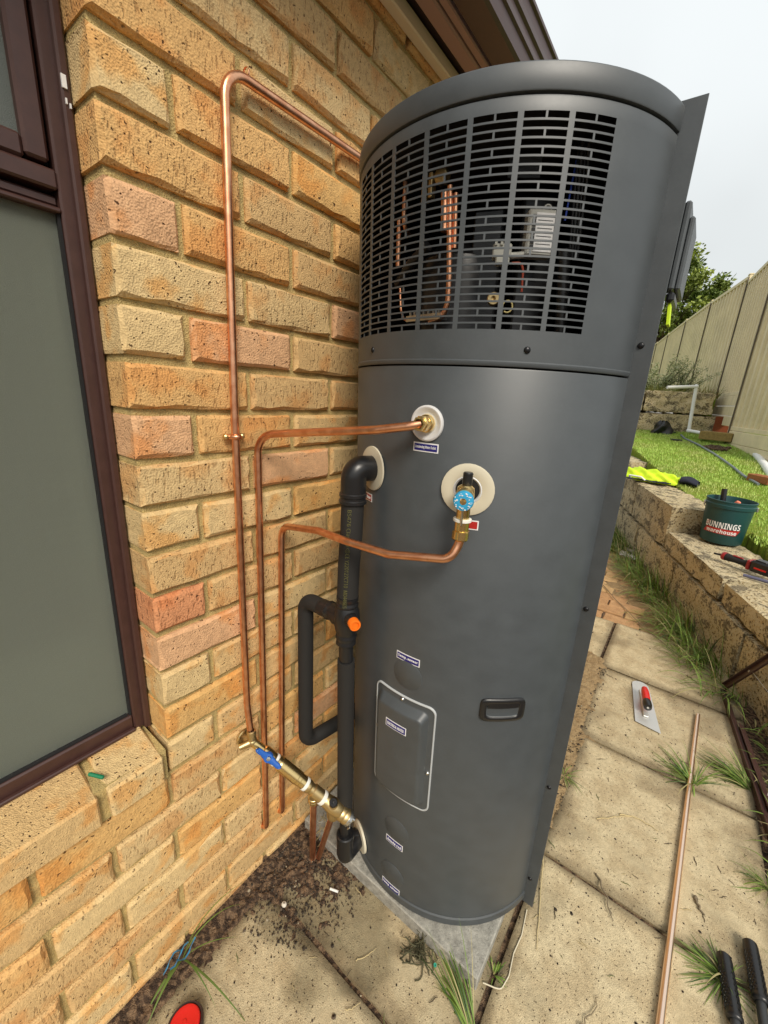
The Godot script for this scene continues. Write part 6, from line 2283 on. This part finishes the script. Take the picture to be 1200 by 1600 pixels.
	for i in 1500:
		var f := rng.randf_range(-1.9, 0.95)
		var p := Vector3(f, 1.60, -8.40 - (0.97 - f) * -0.228 - rng.randf() * 0.5)
		var c := Color(0.34, 0.31, 0.11).lerp(Color(0.22, 0.27, 0.06), rng.randf())
		if f > 0.5 and rng.randf() < 0.6: c = Color(0.30, 0.20, 0.12)
		blade(tg, p, Vector3(rng.randf_range(-0.6, 0.6), rng.randf_range(0.5, 1.0), rng.randf_range(-0.1, 0.8)), rng.randf_range(0.10, 0.30), 0.009, rng.randf_range(0.4, 1.8), c, 4)
	var tgi := single("terrace_grass", tg, M.blade, "yellowing long grass along the top of the rear wall", "grass", Vector3(0, 1.6, -8.4))
	tgi.set_meta("kind", "stuff")
	shrub("grey_green_shrub", "wispy grey green shrub growing on the rear terrace before the fence", Vector3(-0.02, 1.62, -9.3), 0.66, 0.7, 4200, Color(0.26, 0.29, 0.14), Color(0.46, 0.47, 0.28), 0.034, 5)
	shrub("grey_green_shrub", "small low grey green shrub right of the wispy shrub on the terrace", Vector3(0.40, 1.62, -9.3), 0.52, 0.4, 2000, Color(0.26, 0.29, 0.14), Color(0.44, 0.46, 0.28), 0.030, 6)
	# trees beyond the fence
	tree("leafy_tree", "dense leafy green tree rising behind the heater and fence", at_az(-5.4, 20.0, 0.5), 6.3, 1.7, 11500, 7)
	tree("leafy_tree", "lower yellow green tree beyond the middle of the fence", at_az(-2.2, 20.5, 0.5), 5.5, 1.25, 8500, 8)
	tree("leafy_tree", "sparse dark tree at the far left behind the heater edge", at_az(-10.0, 21.0, 0.5), 6.0, 1.7, 6000, 9)

func leaf_mm(tfs: Array, cols: Array, size: float) -> MultiMesh:
	var lm := Mb.new()
	lm.colored = true
	var pts := [Vector3(0, 0, 0), Vector3(0.28, 0.06, 0.5), Vector3(0, 0.0, 1.0), Vector3(-0.28, 0.06, 0.5)]
	lm.poly([pts[0], pts[1], pts[2]], Vector3.UP)
	lm.poly([pts[0], pts[2], pts[3]], Vector3.UP)
	for i in lm.v.size(): lm.v[i] *= size
	var mm := MultiMesh.new()
	mm.transform_format = MultiMesh.TRANSFORM_3D
	mm.use_colors = true
	mm.mesh = lm.mesh()
	mm.instance_count = tfs.size()
	for i in tfs.size():
		mm.set_instance_transform(i, tfs[i])
		mm.set_instance_color(i, cols[i])
	return mm

func rand_basis() -> Basis:
	return Basis(Vector3(rng.randf_range(-1, 1), rng.randf_range(-1, 1), rng.randf_range(-1, 1)).normalized(), rng.randf() * TAU)

func crown_part(root: Node3D, tfs: Array, cols: Array, size: float) -> void:
	var mi := MultiMeshInstance3D.new()
	mi.name = "crown"
	mi.multimesh = leaf_mm(tfs, cols, size)
	mi.material_override = M.blade
	root.add_child(mi)
	mi.set_meta("kind", "stuff")
	mi.position = -root.position

func shrub(called: String, label: String, at: Vector3, high: float, wide: float, count: int, c0: Color, c1: Color, leaf: float, sd: int) -> void:
	rng.seed = sd
	var root := thing(called, label, "shrub", at, "shrubs on the rear terrace")
	var mb := Mb.new()
	var tfs := []
	var cols := []
	var stems := 26
	for k in stems:
		var a := rng.randf() * TAU
		var dir := Vector3(cos(a) * rng.randf_range(0.2, 1.0), rng.randf_range(0.7, 1.2), sin(a) * rng.randf_range(0.2, 1.0)).normalized()
		var p := at
		var path := [p]
		var l := high * rng.randf_range(0.7, 1.35)
		for j in 6:
			dir = (dir + Vector3(rng.randf_range(-0.25, 0.25), rng.randf_range(-0.12, 0.12), rng.randf_range(-0.25, 0.25))).normalized()
			p += dir * l / 6.0
			path.append(p)
		mb.tube(path, [0.006, 0.005, 0.0045, 0.004, 0.003, 0.0025, 0.0015], 5)
		for i in count / stems:
			var f := rng.randf_range(0.2, 1.0) * 6.0
			var q: Vector3 = path[int(minf(f, 5.99))].lerp(path[mini(int(f) + 1, 6)], fmod(f, 1.0))
			q += Vector3(rng.randf_range(-1, 1), rng.randf_range(-1, 1), rng.randf_range(-1, 1)) * 0.035
			tfs.append(Transform3D(rand_basis().scaled(Vector3.ONE * rng.randf_range(0.6, 1.3)), q))
			cols.append(c0.lerp(c1, rng.randf()))
	part("stem", mb, M.bark, root)
	crown_part(root, tfs, cols, leaf)

func tree(called: String, label: String, at: Vector3, high: float, wide: float, count: int, sd: int) -> void:
	rng.seed = sd
	var root := thing(called, label, "tree", at, "trees beyond the fence")
	var mb := Mb.new()
	var top := at + Vector3(0.1, high * 0.72, 0)
	mb.tube([at, at.lerp(top, 0.4) + Vector3(0.08, 0, 0.05), at.lerp(top, 0.75) + Vector3(-0.06, 0, 0), top], [0.13, 0.10, 0.07, 0.03], 10)
	var clumps := []
	for k in 46:
		var a := rng.randf() * TAU
		var e := rng.randf()
		var hgt := lerpf(0.30, 1.0, pow(e, 0.8))
		var rr := wide * sqrt(maxf(1.0 - pow((hgt - 0.55) / 0.5, 2.0), 0.03)) * rng.randf_range(0.35, 1.05)
		var c := at + Vector3(cos(a) * rr, high * hgt, sin(a) * rr)
		var from := at.lerp(top, clampf(hgt * 0.85, 0.25, 0.98))
		mb.tube([from, from.lerp(c, 0.5) + Vector3(0, 0.12, 0), c], [0.035, 0.02, 0.008], 6)
		clumps.append([c, rng.randf_range(0.26, 0.50), Color(0.085, 0.135, 0.022).lerp(Color(0.30, 0.36, 0.07), rng.randf())])
	part("trunk", mb, M.bark, root)
	var tfs := []
	var cols := []
	for i in count:
		var cl = clumps[rng.randi() % clumps.size()]
		var d := Vector3(rng.randf_range(-1, 1), rng.randf_range(-1, 1), rng.randf_range(-1, 1))
		if d.length() > 1.0: d = d.normalized() * rng.randf()
		d.y *= 0.75
		tfs.append(Transform3D(rand_basis().scaled(Vector3.ONE * rng.randf_range(0.6, 1.3)), cl[0] + d * cl[1]))
		var c: Color = cl[2]
		cols.append(c * rng.randf_range(0.75, 1.3))
	crown_part(root, tfs, cols, 0.15)
